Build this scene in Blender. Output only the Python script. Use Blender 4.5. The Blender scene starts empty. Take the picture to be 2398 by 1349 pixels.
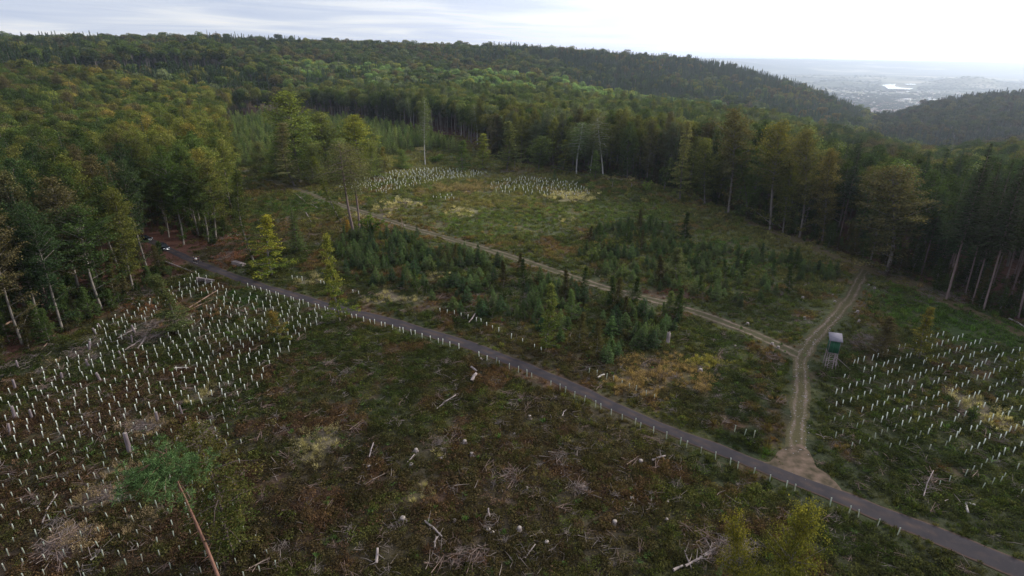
import bpy, math, random
import numpy as np
from mathutils import Vector, Matrix, Quaternion
random.seed(7)
R = math.radians
sc = bpy.context.scene
col = sc.collection

# ------------------------------------------------------------------ camera
HCAM, FPX, CX, CY = 50.0, 1332.0, 1199.0, 674.5
PITCH = R(21.7)
SP, CP = math.sin(PITCH), math.cos(PITCH)
cd = bpy.data.cameras.new('camera'); cam = bpy.data.objects.new('camera', cd); col.objects.link(cam)
cam.location = (0, 0, HCAM); cam.rotation_euler = (R(90) - PITCH, 0, 0)
cd.sensor_width = 36; cd.lens = 36 * FPX / 2398; cd.clip_start = 0.5; cd.clip_end = 80000
sc.camera = cam
sc.render.resolution_x, sc.render.resolution_y = 1024, 576

# ------------------------------------------------------------------ sky and sun
SUN_AZ, SUN_EL = R(62), R(24)
sdir = Vector((math.sin(SUN_AZ) * math.cos(SUN_EL), math.cos(SUN_AZ) * math.cos(SUN_EL), math.sin(SUN_EL)))
wd = bpy.data.worlds.new('World'); sc.world = wd; wd.use_nodes = True
nt = wd.node_tree; nt.nodes.clear()
def N(nt, t, **k):
    n = nt.nodes.new(t)
    for a, v in k.items():
        if a.startswith('i_'):
            n.inputs[a[2:].replace('_', ' ')].default_value = v
        else: setattr(n, a, v)
    return n
def mathn(nt, op, a, b=None, c=None, clamp=False):
    n = nt.nodes.new('ShaderNodeMath'); n.operation = op; n.use_clamp = clamp
    for i, v in enumerate((a, b, c)):
        if v is None: continue
        if isinstance(v, (int, float)): n.inputs[i].default_value = v
        else: nt.links.new(v, n.inputs[i])
    return n.outputs[0]
def mixc(nt, f, a, b, blend='MIX'):
    n = nt.nodes.new('ShaderNodeMix'); n.data_type = 'RGBA'; n.blend_type = blend; n.clamp_factor = True
    for i, v in ((0, f), (6, a), (7, b)):
        if isinstance(v, (int, float)): n.inputs[i].default_value = v
        elif isinstance(v, tuple): n.inputs[i].default_value = (*v, 1)[:4]
        else: nt.links.new(v, n.inputs[i])
    return n.outputs[2]
def ramp(nt, f, stops):
    n = nt.nodes.new('ShaderNodeValToRGB'); e = n.color_ramp.elements
    while len(e) > 1: e.remove(e[-1])
    e[0].position = stops[0][0]; e[0].color = (*stops[0][1], 1)
    for p, c in stops[1:]:
        q = e.new(p); q.color = (*c, 1)
    nt.links.new(f, n.inputs[0]); return n.outputs[0]
sky = N(nt, 'ShaderNodeTexSky', sky_type='NISHITA', sun_disc=False, sun_elevation=SUN_EL, sun_rotation=SUN_AZ)
tc = N(nt, 'ShaderNodeTexCoord')
sep = N(nt, 'ShaderNodeSeparateXYZ'); nt.links.new(tc.outputs['Generated'], sep.inputs[0])
az = mathn(nt, 'ARCTAN2', sep.outputs[0], sep.outputs[1])
zz = mathn(nt, 'MAXIMUM', sep.outputs[2], 0.0)
cxy = N(nt, 'ShaderNodeCombineXYZ'); nt.links.new(mathn(nt, 'MULTIPLY', az, 5.0), cxy.inputs[0])
nt.links.new(mathn(nt, 'ADD', mathn(nt, 'MULTIPLY', mathn(nt, 'POWER', zz, 0.8), 55.0), mathn(nt, 'MULTIPLY', az, 2.2)), cxy.inputs[1])
nz = N(nt, 'ShaderNodeTexNoise', i_Scale=0.75, i_Detail=7.0, i_Roughness=0.55, i_Distortion=0.7); nt.links.new(cxy.outputs[0], nz.inputs['Vector'])
nz2 = N(nt, 'ShaderNodeTexNoise', i_Scale=0.28, i_Detail=3.0); nt.links.new(cxy.outputs[0], nz2.inputs['Vector'])
cl = mathn(nt, 'ADD', mathn(nt, 'MULTIPLY', nz.outputs[0], 0.65), mathn(nt, 'MULTIPLY', nz2.outputs[0], 0.35))
cloud = ramp(nt, cl, [(0.38, (0.66, 0.75, 0.96)), (0.48, (0.80, 0.87, 1.03)), (0.56, (0.98, 1.02, 1.1)), (0.66, (1.18, 1.17, 1.18))])
# brighter towards the veiled sun, whiter towards the horizon on that side
sd = N(nt, 'ShaderNodeVectorMath', operation='DOT_PRODUCT'); nt.links.new(tc.outputs['Generated'], sd.inputs[0]); sd.inputs[1].default_value = sdir
glow = mathn(nt, 'POWER', mathn(nt, 'MAXIMUM', sd.outputs['Value'], 0.0), 2.2)
glow = mathn(nt, 'MULTIPLY', glow, 1.5)
gc = N(nt, 'ShaderNodeCombineColor'); [nt.links.new(glow, gc.inputs[i]) for i in range(3)]
cl2 = mixc(nt, 1.0, cloud, gc.outputs[0], 'ADD')
# unseen sky overhead has its own factor, slightly dimmed, to tune the fill light
up = mathn(nt, 'MULTIPLY', mathn(nt, 'SUBTRACT', zz, 0.10), 3.0, clamp=True)
dark = mixc(nt, up, (1, 1, 1), (0.98, 0.97, 1.0))
cl3 = mixc(nt, 1.0, cl2, dark, 'MULTIPLY')
nsk = mixc(nt, 1.0, sky.outputs[0], (0.08, 0.08, 0.08), 'MULTIPLY')
tot = mixc(nt, 0.86, nsk, cl3)
bg = N(nt, 'ShaderNodeBackground'); nt.links.new(tot, bg.inputs[0]); bg.inputs[1].default_value = 1.0
wo = N(nt, 'ShaderNodeOutputWorld'); nt.links.new(bg.outputs[0], wo.inputs[0])
ld = bpy.data.lights.new('sun', 'SUN'); ld.energy = 4.8; ld.angle = R(7); ld.color = (1, 0.93, 0.82)
sun = bpy.data.objects.new('sun', ld); col.objects.link(sun); sun.rotation_euler = sdir.to_track_quat('Z', 'Y').to_euler()
sun.location = (200, 0, 300)
sc.view_settings.view_transform = 'Standard'; sc.view_settings.look = 'None'; sc.view_settings.gamma = 1
sc.view_settings.exposure = -0.1
HAZE = 7e-5
cy = sc.cycles; cy.max_bounces = 4; cy.diffuse_bounces = 2; cy.glossy_bounces = 1; cy.transmission_bounces = 2
cy.volume_bounces = 0; cy.transparent_max_bounces = 4; cy.use_denoising = True; cy.caustics_reflective = False; cy.caustics_refractive = False

# ------------------------------------------------------------------ pixel <-> world helpers, value noise
def ray(px, py):
    a = (px - CX) / FPX; b = (CY - py) / FPX
    return np.array([a, CP + SP * b, -SP + CP * b])
def az_of(px, py=200.0):
    d = ray(px, py); return math.atan2(d[0], d[1])
def tan_el(px, py):
    d = ray(px, py); return d[2] / math.hypot(d[0], d[1])
_h = np.random.RandomState(11).rand(256, 256)
def vn(x, y, s, seed=0):
    x = np.asarray(x, float) / s + seed * 17.31; y = np.asarray(y, float) / s + seed * 5.77
    xi = np.floor(x).astype(int); yi = np.floor(y).astype(int); fx = x - xi; fy = y - yi
    fx = fx * fx * (3 - 2 * fx); fy = fy * fy * (3 - 2 * fy)
    g = lambda i, j: _h[(i + seed * 31) % 256, (j + seed * 7) % 256]
    return (g(xi, yi) * (1 - fx) + g(xi + 1, yi) * fx) * (1 - fy) + (g(xi, yi + 1) * (1 - fx) + g(xi + 1, yi + 1) * fx) * fy
def fbm(x, y, s, seed=0, o=4):
    t = 0; a = 1; n = 0
    for k in range(o):
        t = t + a * vn(x, y, s / 2 ** k, seed + k); n += a; a *= .5
    return t / n

# ------------------------------------------------------------------ terrain height
TREE_H = 29.0
C = {  # column px : [(distance, pixel row of the canopy line or ('g', ground z))]
 -500: [(300, 'g', 0), (560, 151), (720, 'G', 215), (830, 'G', 166), (1000, 98), (1300, 74), (2200, 'g', 60)],
 0:    [(330, 'g', 0), (560, 151), (720, 'G', 215), (830, 'G', 166), (1000, 98), (1300, 76), (2200, 'g', 60)],
 250:  [(500, 'g', 0), (640, 151), (780, 'G', 212), (880, 'G', 164), (1050, 98), (1330, 79), (2200, 'g', 60)],
 500:  [(620, 'g', 0), (740, 148), (840, 'G', 200), (920, 'G', 160), (1080, 100), (1350, 80), (2200, 'g', 60)],
 750:  [(640, 'g', 0), (880, 140), (1000, 128), (1150, 108), (1380, 88), (2200, 'g', 60)],
 1000: [(450, 'g', 0), (620, 190), (860, 137), (950, 142), (1120, 118), (1350, 96), (2200, 'g', 60)],
 1200: [(330, 'g', 0), (500, 215), (880, 153), (1000, 160), (1200, 128), (1420, 100), (2300, 'g', 40)],
 1400: [(290, 'g', 0), (480, 240), (830, 183), (1000, 195), (1250, 145), (1520, 112), (2600, 'g', -50)],
 1600: [(250, 'g', 0), (450, 260), (780, 209), (950, 225), (1250, 175), (1600, 131), (2800, 'g', -200)],
 1700: [(230, 'g', 0), (430, 272), (720, 225), (900, 242), (1250, 190), (1560, 140), (2800, 'g', -230)],
 1800: [(215, 'g', 0), (420, 290), (650, 245), (850, 262), (1200, 215), (1500, 165), (2600, 'g', -250)],
 1900: [(200, 'g', 0), (400, 310), (600, 268), (800, 282), (1100, 250), (1450, 197), (2500, 'g', -250)],
 2000: [(190, 'g', 0), (380, 330), (550, 290), (750, 302), (1100, 270), (1400, 233), (2400, 'g', -250)],
 2060: [(180, 'g', 0), (370, 335), (520, 300), (750, 308), (1050, 285), (1350, 262), (2300, 'g', -250)],
 2120: [(175, 'g', 0), (360, 340), (500, 310), (800, 322), (1100, 288), (1400, 254), (2400, 'g', -250)],
 2200: [(170, 'g', 0), (350, 345), (480, 322), (850, 338), (1150, 275), (1500, 227), (2600, 'g', -250)],
 2300: [(160, 'g', 0), (330, 350), (470, 325), (850, 342), (1150, 265), (1500, 212), (2600, 'g', -250)],
 2398: [(150, 'g', 0), (310, 350), (450, 312), (850, 340), (1150, 258), (1500, 203), (2600, 'g', -250)],
 2900: [(150, 'g', 0), (310, 350), (450, 312), (850, 340), (1150, 250), (1500, 195), (2600, 'g', -250)],
}
FAR = {-500: 145, 1500: 134, 1700: 136, 1850: 138, 2000: 141, 2200: 145, 2398: 147, 2900: 150}
RG = np.concatenate([[0], np.exp(np.linspace(math.log(60), math.log(40000), 480))])
AZG = np.radians(np.arange(-60, 60.01, 0.5))
def pchip(xs, ys, xq):
    xs = np.array(xs, float); ys = np.array(ys, float); h = np.diff(xs); d = np.diff(ys) / h
    m = np.zeros_like(ys)
    for i in range(1, len(xs) - 1):
        if d[i - 1] * d[i] > 0:
            w1 = 2 * h[i] + h[i - 1]; w2 = h[i] + 2 * h[i - 1]; m[i] = (w1 + w2) / (w1 / d[i - 1] + w2 / d[i])
    i = np.clip(np.searchsorted(xs, xq) - 1, 0, len(xs) - 2); t = np.clip((xq - xs[i]) / h[i], 0, 1)
    return ((1 + 2 * t) * (1 - t) ** 2 * ys[i] + t * (1 - t) ** 2 * h[i] * m[i] + t * t * (3 - 2 * t) * ys[i + 1] + t * t * (t - 1) * h[i] * m[i + 1])
cols, rows = [], []
fx_ = sorted(FAR); fa_ = [az_of(p) for p in fx_]
for p in sorted(C):
    xs, ys = [0, C[p][0][0] * 0.8], [0, 0]
    for e in C[p]:
        xs.append(e[0]); ys.append(e[2] if e[1] == 'g' else HCAM + e[0] * tan_el(p, e[2]) if e[1] == 'G' else HCAM + e[0] * tan_el(p, e[1]) - TREE_H)
    a = az_of(p); fp = np.interp(a, fa_, [FAR[q] for q in fx_])
    xs += [4200, 8500, 13000, 20000, 26000, 41000]
    zf = HCAM + 20000 * tan_el(p, fp)
    ys += [-250, -250, -215, zf * .9 - 18, zf + 15, zf - 120]
    cols.append(a); rows.append(pchip(xs, ys, RG))
rows = np.array(rows); TB = np.empty((len(AZG), len(RG)))
for j in range(len(RG)): TB[:, j] = np.interp(AZG, cols, rows[:, j])
for _ in range(3):
    TB[1:-1] = (TB[:-2] + 2 * TB[1:-1] + TB[2:]) / 4
LRG = np.log(np.maximum(RG, 1))
def h(x, y):
    x = np.asarray(x, float); y = np.asarray(y, float)
    r = np.hypot(x, y); a = np.clip(np.arctan2(x, y), AZG[0], AZG[-1] - 1e-6)
    back = np.abs(np.arctan2(x, y)) > math.radians(75)
    fa = (a - AZG[0]) / (AZG[1] - AZG[0]); ia = fa.astype(int); fa = fa - ia
    ir = np.clip(np.searchsorted(RG, r) - 1, 0, len(RG) - 2); fr = np.clip((r - RG[ir]) / (RG[ir + 1] - RG[ir]), 0, 1)
    z = (TB[ia, ir] * (1 - fr) + TB[ia, ir + 1] * fr) * (1 - fa) + (TB[ia + 1, ir] * (1 - fr) + TB[ia + 1, ir + 1] * fr) * fa
    z = z + (fbm(x, y, 60, 3, 2) - .5) * 1.4 * np.clip((r - 30) / 60, 0, 1)
    big = np.clip((r - 500) / 600, 0, 1) * np.clip((3500 - r) / 1000, 0, 1)
    z = z + (fbm(x, y, 260, 5, 3) - .5) * 16 * big
    fh = np.clip((r - 11000) / 3000, 0, 1)
    z = z + fh * ((fbm(x, y, 3800, 9, 4) - .45) * 60)
    for (cx_, cy_, s_, hh) in HILLS: z = z + hh * np.exp(-((x - cx_) ** 2 + (y - cy_) ** 2) / (2 * s_ * s_))
    return z
def pol(px, r): a = az_of(px, 150); return r * math.sin(a), r * math.cos(a)
HILLS = []
for px, r_, s_, hh in ((2280, 9500, 260, 85), (2325, 9800, 420, 25), (1712, 15500, 420, 120), (1745, 15800, 900, 70), (1985, 9000, 260, 45), (1850, 11000, 1400, 45), (2120, 12500, 1300, 30)):
    HILLS.append((*pol(px, r_), s_, hh))
_tm = np.concatenate([np.linspace(25, 400, 500), np.exp(np.linspace(math.log(401), math.log(30000), 500))])
def G(px, py):
    """point of the ground seen at a pixel of the photograph"""
    d = ray(px, py); d = d / np.linalg.norm(d)
    P = _tm[:, None] * d[None, :]; dz = HCAM + P[:, 2] - h(P[:, 0], P[:, 1])
    k = int(np.argmax(dz < 0))
    if k == 0: k = len(_tm) - 1
    f = dz[k - 1] / (dz[k - 1] - dz[k] + 1e-9); t = _tm[k - 1] + f * (_tm[k] - _tm[k - 1])
    x, y = d[0] * t, d[1] * t
    return Vector((x, y, float(h(x, y))))
def ztop(x, y, py):
    b = (CY - py) / FPX; return HCAM + y * (b * CP - SP) / (CP + b * SP)
def proj(x, y, z):
    dz = z - HCAM; yc = y * SP + dz * CP; zc = y * CP - dz * SP
    return CX + FPX * x / zc, CY - FPX * yc / zc

# ------------------------------------------------------------------ object helpers
def tag(o, label=None, cat=None, group=None, kind=None):
    if label: o['label'] = label
    if cat: o['category'] = cat
    if group: o['group'] = group
    if kind: o['kind'] = kind
    return o
def link(name, data, parent=None):
    o = bpy.data.objects.new(name, data); col.objects.link(o)
    if parent: o.parent = parent
    return o
class MB:
    """collects vertices and polygons, then makes one mesh"""
    def __init__(s): s.v = []; s.f = []; s.m = []; s.n = 0; s.a = []; s.hh = []
    def add(s, v, f, mi=0, a=None, hh=None):
        v = np.asarray(v, float).reshape(-1, 3); f = np.asarray(f, int)
        s.v.append(v); s.f.append(f + s.n); s.n += len(v); s.m.append(np.full(len(f), mi))
        s.a.append(np.random.rand(len(f)) if a is None else np.broadcast_to(a, len(f)))
        s.hh.append(np.zeros(len(f)) if hh is None else np.broadcast_to(hh, len(f)))
    def box(s, c, sz, mi=0, M=None):
        c = np.array(c, float); q = np.array(sz, float) / 2
        v = np.array([[x, y, z] for x in (-1, 1) for y in (-1, 1) for z in (-1, 1)]) * q + c
        if M is not None: v = np.array([M @ Vector(p) for p in v])
        s.add(v, [[0, 1, 3, 2], [4, 6, 7, 5], [0, 4, 5, 1], [2, 3, 7, 6], [0, 2, 6, 4], [1, 5, 7, 3]], mi)
    def tube(s, pts, rad, n=6, mi=0, cap=True):
        pts = [np.array(p, float) for p in pts]; rad = rad if hasattr(rad, '__len__') else [rad] * len(pts)
        V = []
        for i, p in enumerate(pts):
            t = pts[min(i + 1, len(pts) - 1)] - pts[max(i - 1, 0)]; t = t / (np.linalg.norm(t) + 1e-9)
            u = np.cross(t, [0.31, 0.2, 0.93] if abs(t[2]) < .8 else [1, 0.1, 0]); u /= np.linalg.norm(u) + 1e-9; w = np.cross(t, u)
            for k in range(n):
                a = 2 * math.pi * k / n; V.append(p + rad[i] * (math.cos(a) * u + math.sin(a) * w))
        F = [[i * n + k, i * n + (k + 1) % n, (i + 1) * n + (k + 1) % n, (i + 1) * n + k] for i in range(len(pts) - 1) for k in range(n)]
        s.add(V, F, mi)
        if cap:
            for e, i in ((0, 0), (1, len(pts) - 1)):
                ring = [i * n + k for k in range(n)]; c = s.n
                s.add([pts[i]], np.zeros((0, 4), int), mi)
                base = c - len(V) if e == 0 else c - len(V) - 1
                f = [[base + ring[k], base + ring[(k + 1) % n], c, c] for k in range(n)]
                s.f.append(np.array([[q[0], q[1], q[2], q[2]] for q in f])); s.m.append(np.full(n, mi)); s.a.append(np.random.rand(n)); s.hh.append(np.zeros(n))
    def data(s, name, mats):
        v = np.concatenate(s.v); f = np.concatenate([q.reshape(-1, 4) for q in s.f]); mi = np.concatenate(s.m)
        tri = f[:, 2] == f[:, 3]
        tot = np.where(tri, 3, 4); keep = np.ones(f.shape, bool); keep[tri, 3] = False
        loops = f[keep]; start = np.concatenate([[0], np.cumsum(tot)[:-1]])
        me = bpy.data.meshes.new(name); me.vertices.add(len(v)); me.vertices.foreach_set('co', v.ravel())
        me.loops.add(len(loops)); me.loops.foreach_set('vertex_index', loops.astype(np.int32))
        me.polygons.add(len(f)); me.polygons.foreach_set('loop_start', start.astype(np.int32))
        me.polygons.foreach_set('material_index', mi.astype(np.int32))
        at = me.attributes.new('v', 'FLOAT', 'FACE'); at.data.foreach_set('value', np.concatenate(s.a).astype(np.float32))
        at = me.attributes.new('hh', 'FLOAT', 'FACE'); at.data.foreach_set('value', np.concatenate(s.hh).astype(np.float32))
        for m in mats: me.materials.append(m)
        me.update(calc_edges=True); return me
    def obj(s, name, mats, parent=None, smooth=False):
        me = s.data(name, mats if isinstance(mats, (list, tuple)) else [mats])
        if smooth: me.polygons.foreach_set('use_smooth', np.ones(len(me.polygons), bool))
        return link(name, me, parent)

# ------------------------------------------------------------------ materials
def newmat(name):
    m = bpy.data.materials.new(name); m.use_nodes = True; t = m.node_tree; t.nodes.clear()
    o = N(t, 'ShaderNodeOutputMaterial'); return m, t, o
def pmat(name, c, rough=.8, var=.25, scale=3.0, metal=0, bump=0.0, spec=.3, c2=None, stretch=None):
    m, t, o = newmat(name); b = N(t, 'ShaderNodeBsdfPrincipled'); b.inputs['Roughness'].default_value = rough
    b.inputs['Metallic'].default_value = metal; b.inputs['Specular IOR Level'].default_value = spec
    tcn = N(t, 'ShaderNodeTexCoord'); vec = tcn.outputs['Object']
    if stretch:
        mp = N(t, 'ShaderNodeMapping'); mp.inputs['Scale'].default_value = stretch; t.links.new(vec, mp.inputs[0]); vec = mp.outputs[0]
    nz = N(t, 'ShaderNodeTexNoise', i_Scale=scale, i_Detail=4.0); t.links.new(vec, nz.inputs['Vector'])
    f = mathn(t, 'MULTIPLY', mathn(t, 'SUBTRACT', nz.outputs[0], .3), 2.2, clamp=True)
    ca = tuple(x * (1 - var) for x in c); cb = c2 or tuple(x * (1 + var) for x in c)
    t.links.new(mixc(t, f, ca, cb), b.inputs['Base Color'])
    if bump:
        bp = N(t, 'ShaderNodeBump'); bp.inputs['Strength'].default_value = bump; t.links.new(nz.outputs[0], bp.inputs['Height']); t.links.new(bp.outputs[0], b.inputs['Normal'])
    t.links.new(b.outputs[0], o.inputs[0]); return m
def leafmat(name, trans=.35):
    m, t, o = newmat(name)
    ti = N(t, 'ShaderNodeAttribute', attribute_type='INSTANCER', attribute_name='tint')
    tp = N(t, 'ShaderNodeAttribute', attribute_type='INSTANCER', attribute_name='tip')
    v = N(t, 'ShaderNodeAttribute', attribute_type='GEOMETRY', attribute_name='v')
    hh = N(t, 'ShaderNodeAttribute', attribute_type='GEOMETRY', attribute_name='hh')
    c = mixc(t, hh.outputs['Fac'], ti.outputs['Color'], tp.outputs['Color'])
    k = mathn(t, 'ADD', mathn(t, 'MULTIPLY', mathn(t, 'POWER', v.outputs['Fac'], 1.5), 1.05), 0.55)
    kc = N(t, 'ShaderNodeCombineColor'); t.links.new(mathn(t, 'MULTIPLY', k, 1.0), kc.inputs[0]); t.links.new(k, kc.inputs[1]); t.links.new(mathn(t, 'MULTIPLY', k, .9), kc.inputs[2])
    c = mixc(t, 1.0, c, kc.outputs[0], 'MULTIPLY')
    d = N(t, 'ShaderNodeBsdfDiffuse'); t.links.new(c, d.inputs[0])
    tr = N(t, 'ShaderNodeBsdfTranslucent'); t.links.new(mixc(t, 1.0, c, (1.3, 1.35, .7), 'MULTIPLY'), tr.inputs[0])
    mx = N(t, 'ShaderNodeMixShader'); mx.inputs[0].default_value = trans
    t.links.new(d.outputs[0], mx.inputs[1]); t.links.new(tr.outputs[0], mx.inputs[2]); t.links.new(mx.outputs[0], o.inputs[0]); return m
M_leaf = leafmat('foliage', .32); M_needle = leafmat('needles', .12)
M_bark = pmat('beech_bark', (.17, .15, .13), .9, .35, 1.5, bump=.3, stretch=(4, 4, .6))
M_sprbark = pmat('spruce_bark', (.15, .11, .10), .9, .3, 2, bump=.4, stretch=(4, 4, .5))
M_birch = pmat('birch_bark', (.5, .47, .43), .8, .3, 2, stretch=(1, 1, 3), c2=(.62, .6, .56))
M_pinebark = pmat('pine_bark', (.19, .10, .07), .9, .35, 2, bump=.4, stretch=(3, 3, .8))
M_deadwood = pmat('weathered_wood', (.24, .20, .19), .85, .3, 2, bump=.3, stretch=(1, 1, .4))
M_peeled = pmat('peeled_wood', (.33, .30, .27), .8, .2, 5)
M_cutwood = pmat('cut_wood', (.25, .215, .19), .8, .2, 5)
M_brownwood = pmat('brown_wood', (.2, .13, .1), .9, .3, 2, bump=.3)

# ------------------------------------------------------------------ tree generators
rs = np.random.RandomState(5)
def nrm(v): return v / (np.linalg.norm(v, axis=-1, keepdims=True) + 1e-9)
def kites(mb, P, Nn, size, asp=.62, hh=None, mi=0, U=None):
    P = np.asarray(P); n = len(P); Nn = nrm(Nn)
    U = nrm(np.cross(Nn, rs.normal(size=(n, 3)))) if U is None else nrm(U)
    W = nrm(np.cross(Nn, U)); s = (np.asarray(size) * np.ones(n))[:, None]
    V = np.stack([P - U * s * .5, P + W * s * asp * .5 + Nn * s * .12, P + U * s * .5, P - W * s * asp * .5 + Nn * s * .12], 1)
    mb.add(V.reshape(-1, 3), np.arange(4 * n).reshape(n, 4), mi, rs.rand(n), hh)
def prof_dome(t):   # radius profile over crown height 0..1
    return np.sqrt(np.clip(1 - (t * 1.02 - .42) ** 2 / .36, 0.03, 1)) * (0.55 + .45 * np.clip(t / .3, 0, 1))
def broadleaf(H=28, W=9, cb=.35, nl=70, nleaf=6500, ls=.42, bend=.6, flat=.45, low=0.0, narrow=False, droop=0, tr=.28, gap=0, seed=1, prof=None, patch=.5, sp=.52):
    """trunk and crown of a broadleaved tree: limbs, twigs and sprays of leaf faces"""
    global rs; rs = np.random.RandomState(seed)
    prof = prof or prof_dome
    T, Cw = MB(), MB()
    k = 9; tz = np.linspace(0, H * .93, k); ph = rs.rand() * 6
    cxp = bend * np.sin(tz / H * 3.2 + ph) - bend * math.sin(ph); cyp = bend * .7 * np.sin(tz / H * 4.1 + ph * 2) - bend * .7 * math.sin(ph * 2)
    path = np.stack([cxp, cyp, tz], 1)
    T.tube(path, list(tr * (1 - tz / H) ** .8 + .03), 7)
    def tp(z): return np.array([np.interp(z, tz, cxp), np.interp(z, tz, cyp), z])
    pts, wts, hs = [], [], []
    for i in range(nl):
        t = (i + rs.rand()) / nl; t = t ** (.85)
        z = H * (cb + (1 - cb) * t * .97)
        L = W / 2 * prof(np.array(t)) * rs.uniform(.45, 1.25) * (1.35 if rs.rand() < .08 else 1)
        if rs.rand() < low: z = H * rs.uniform(.06, cb)
        a = i * 2.399 + rs.rand() * .8
        el = (.15 + .75 * t) * (1 - droop) - droop * .5 + rs.uniform(-.12, .12)
        z0 = max(z - L * .45 * math.sin(max(el, 0)), H * .05)
        p0 = tp(z0); dr = np.array([math.cos(a) * math.cos(el), math.sin(a) * math.cos(el), math.sin(el)])
        p1 = p0 + dr * L * .55; p2 = p0 + dr * L + np.array([0, 0, -L * .10 * (1 + droop * 4) + L * .08])
        T.tube([p0, p1, p2], [max(.02, L * .016 + .02), max(.015, L * .01), .012], 4, cap=False)
        m = max(3, int(L * 2.6))
        for j in range(m):
            s = (.25 + .8 * (j + rs.rand()) / m)
            q = p0 + (p1 - p0) * min(s / .55, 1) + (p2 - p1) * max(0, (s - .55) / .45)
            side = np.cross(dr, [0, 0, 1]) * rs.uniform(-1, 1) * L * .33 * (1.15 - s * .5)
            q = q + side + np.array([0, 0, rs.uniform(-.25, .35) - droop * rs.rand() * 1.6])
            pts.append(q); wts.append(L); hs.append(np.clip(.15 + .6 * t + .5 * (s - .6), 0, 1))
    pts = np.array(pts); hs = np.array(hs)
    keep = rs.rand(len(pts)) > max(gap, .10); pts, hs = pts[keep], hs[keep]
    per = max(3, int(nleaf / len(pts))); cid = rs.rand(len(pts))
    P = np.repeat(pts, per, 0); HH = np.repeat(hs, per); CI = np.repeat(cid, per)
    P = P + rs.normal(size=P.shape) * np.array([sp, sp, sp * flat])
    Nn = rs.normal(size=P.shape) * .55 + np.array([0, 0, .9])
    out = P.copy(); out[:, 2] = 0; Nn += nrm(out) * .35
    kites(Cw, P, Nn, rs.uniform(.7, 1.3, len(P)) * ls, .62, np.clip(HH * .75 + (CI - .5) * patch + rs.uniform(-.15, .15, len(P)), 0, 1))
    return T, Cw
def conifer(H=30, W=6.5, cb=.3, nw=34, ls=.5, tr=.2, seed=1, dead=True, up=.15, dens=1.0, perW=8, shape=1.0):
    global rs; rs = np.random.RandomState(seed); T, Cw = MB(), MB()
    T.tube([(0, 0, 0), (rs.normal() * .1, rs.normal() * .1, H * .5), (0, 0, H)], [tr, tr * .6, .02], 7)
    P, U, S, HH = [], [], [], []
    for i in range(nw):
        t = i / (nw - 1); z = H * (cb + (1 - cb) * t)
        L0 = W / 2 * (1 - t) ** shape * (1 if t > .12 else .6 + t * 3.3) + .12
        for k in range(perW):
            if rs.rand() < .1: continue
            a = 2 * math.pi * k / perW + i * 1.1 + rs.rand() * .5; L = L0 * rs.uniform(.7, 1.2)
            el = up + .5 * t - .25 * (1 - t) + rs.uniform(-.1, .1)
            d = np.array([math.cos(a) * math.cos(el), math.sin(a) * math.cos(el), math.sin(el)]); sd = np.array([-math.sin(a), math.cos(a), 0])
            z1 = z + rs.uniform(-.25, .25) * H / nw
            if L > .8: T.tube([(0, 0, z1), d * L * .9 + np.array([0, 0, z1])], [.03, .01], 3, cap=False)
            m = max(2, int(L * 4.2 * dens / (ls / .5)))
            s = (np.arange(m) + rs.rand(m)) / m
            for q in s:
                wdt = L * .28 * (1 - q) + .1
                for e in (-1, 1):
                    c = d * L * (0.1 + q * .92) + sd * e * wdt * rs.uniform(.2, 1) + np.array([0, 0, z1 - L * .16 * q * q * 1.2 + rs.uniform(-.08, .04)])
                    P.append(c); U.append(d * .7 + sd * e * .8 + rs.normal(size=3) * .2 - np.array([0, 0, .3])); S.append(ls * rs.uniform(.7, 1.25) * (.55 + .45 * min(1, L / 1.5))); HH.append(q * .6 + .4 * t)
    P = np.array(P); U = np.array(U); Nn = np.array([0, 0, 1.]) + rs.normal(size=P.shape) * .35
    kites(Cw, P, Nn, np.array(S), .42, np.array(HH), U=np.cross(np.cross(Nn, U), Nn))
    if dead:
        for i in range(16):
            z = H * rs.uniform(.2, cb + .04); a = rs.rand() * 6.28; L = rs.uniform(.8, 2.4)
            T.tube([(0, 0, z), (math.cos(a) * L, math.sin(a) * L, z - L * .3)], [.025, .008], 3, cap=False)
    return T, Cw
def shrub(H=3, W=3, n=900, ls=.2, seed=1, stems=7):
    global rs; rs = np.random.RandomState(seed); T, Cw = MB(), MB(); C0 = []
    for i in range(stems):
        a = rs.rand() * 6.28; rr = rs.uniform(.1, .42) * W; top = np.array([math.cos(a) * rr, math.sin(a) * rr, H * rs.uniform(.6, 1)])
        T.tube([(0, 0, 0), top * np.array([.4, .4, .5]), top], [.05, .03, .012], 4, cap=False)
        for j in range(9):
            s = rs.uniform(.2, 1.0); C0.append(top * np.array([s, s, s ** .8]) + rs.normal(size=3) * np.array([.22, .22, .1]) * W * .35)
    C0 = np.array(C0); C0[:, 2] = np.clip(C0[:, 2], .1, None); P = np.repeat(C0, max(2, n // len(C0)), 0)
    ci = np.repeat(rs.rand(len(C0)), max(2, n // len(C0)))
    P = P + rs.normal(size=P.shape) * np.array([.3, .3, .16]) * W * .12; P[:, 2] = np.clip(P[:, 2], .05, None)
    kites(Cw, P, rs.normal(size=P.shape) * .6 + np.array([0, 0, .8]), rs.uniform(.7, 1.3, len(P)) * ls, .6, np.clip(P[:, 2] / H * .8 + (ci - .5) * .5, 0, 1))
    return T, Cw
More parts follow.
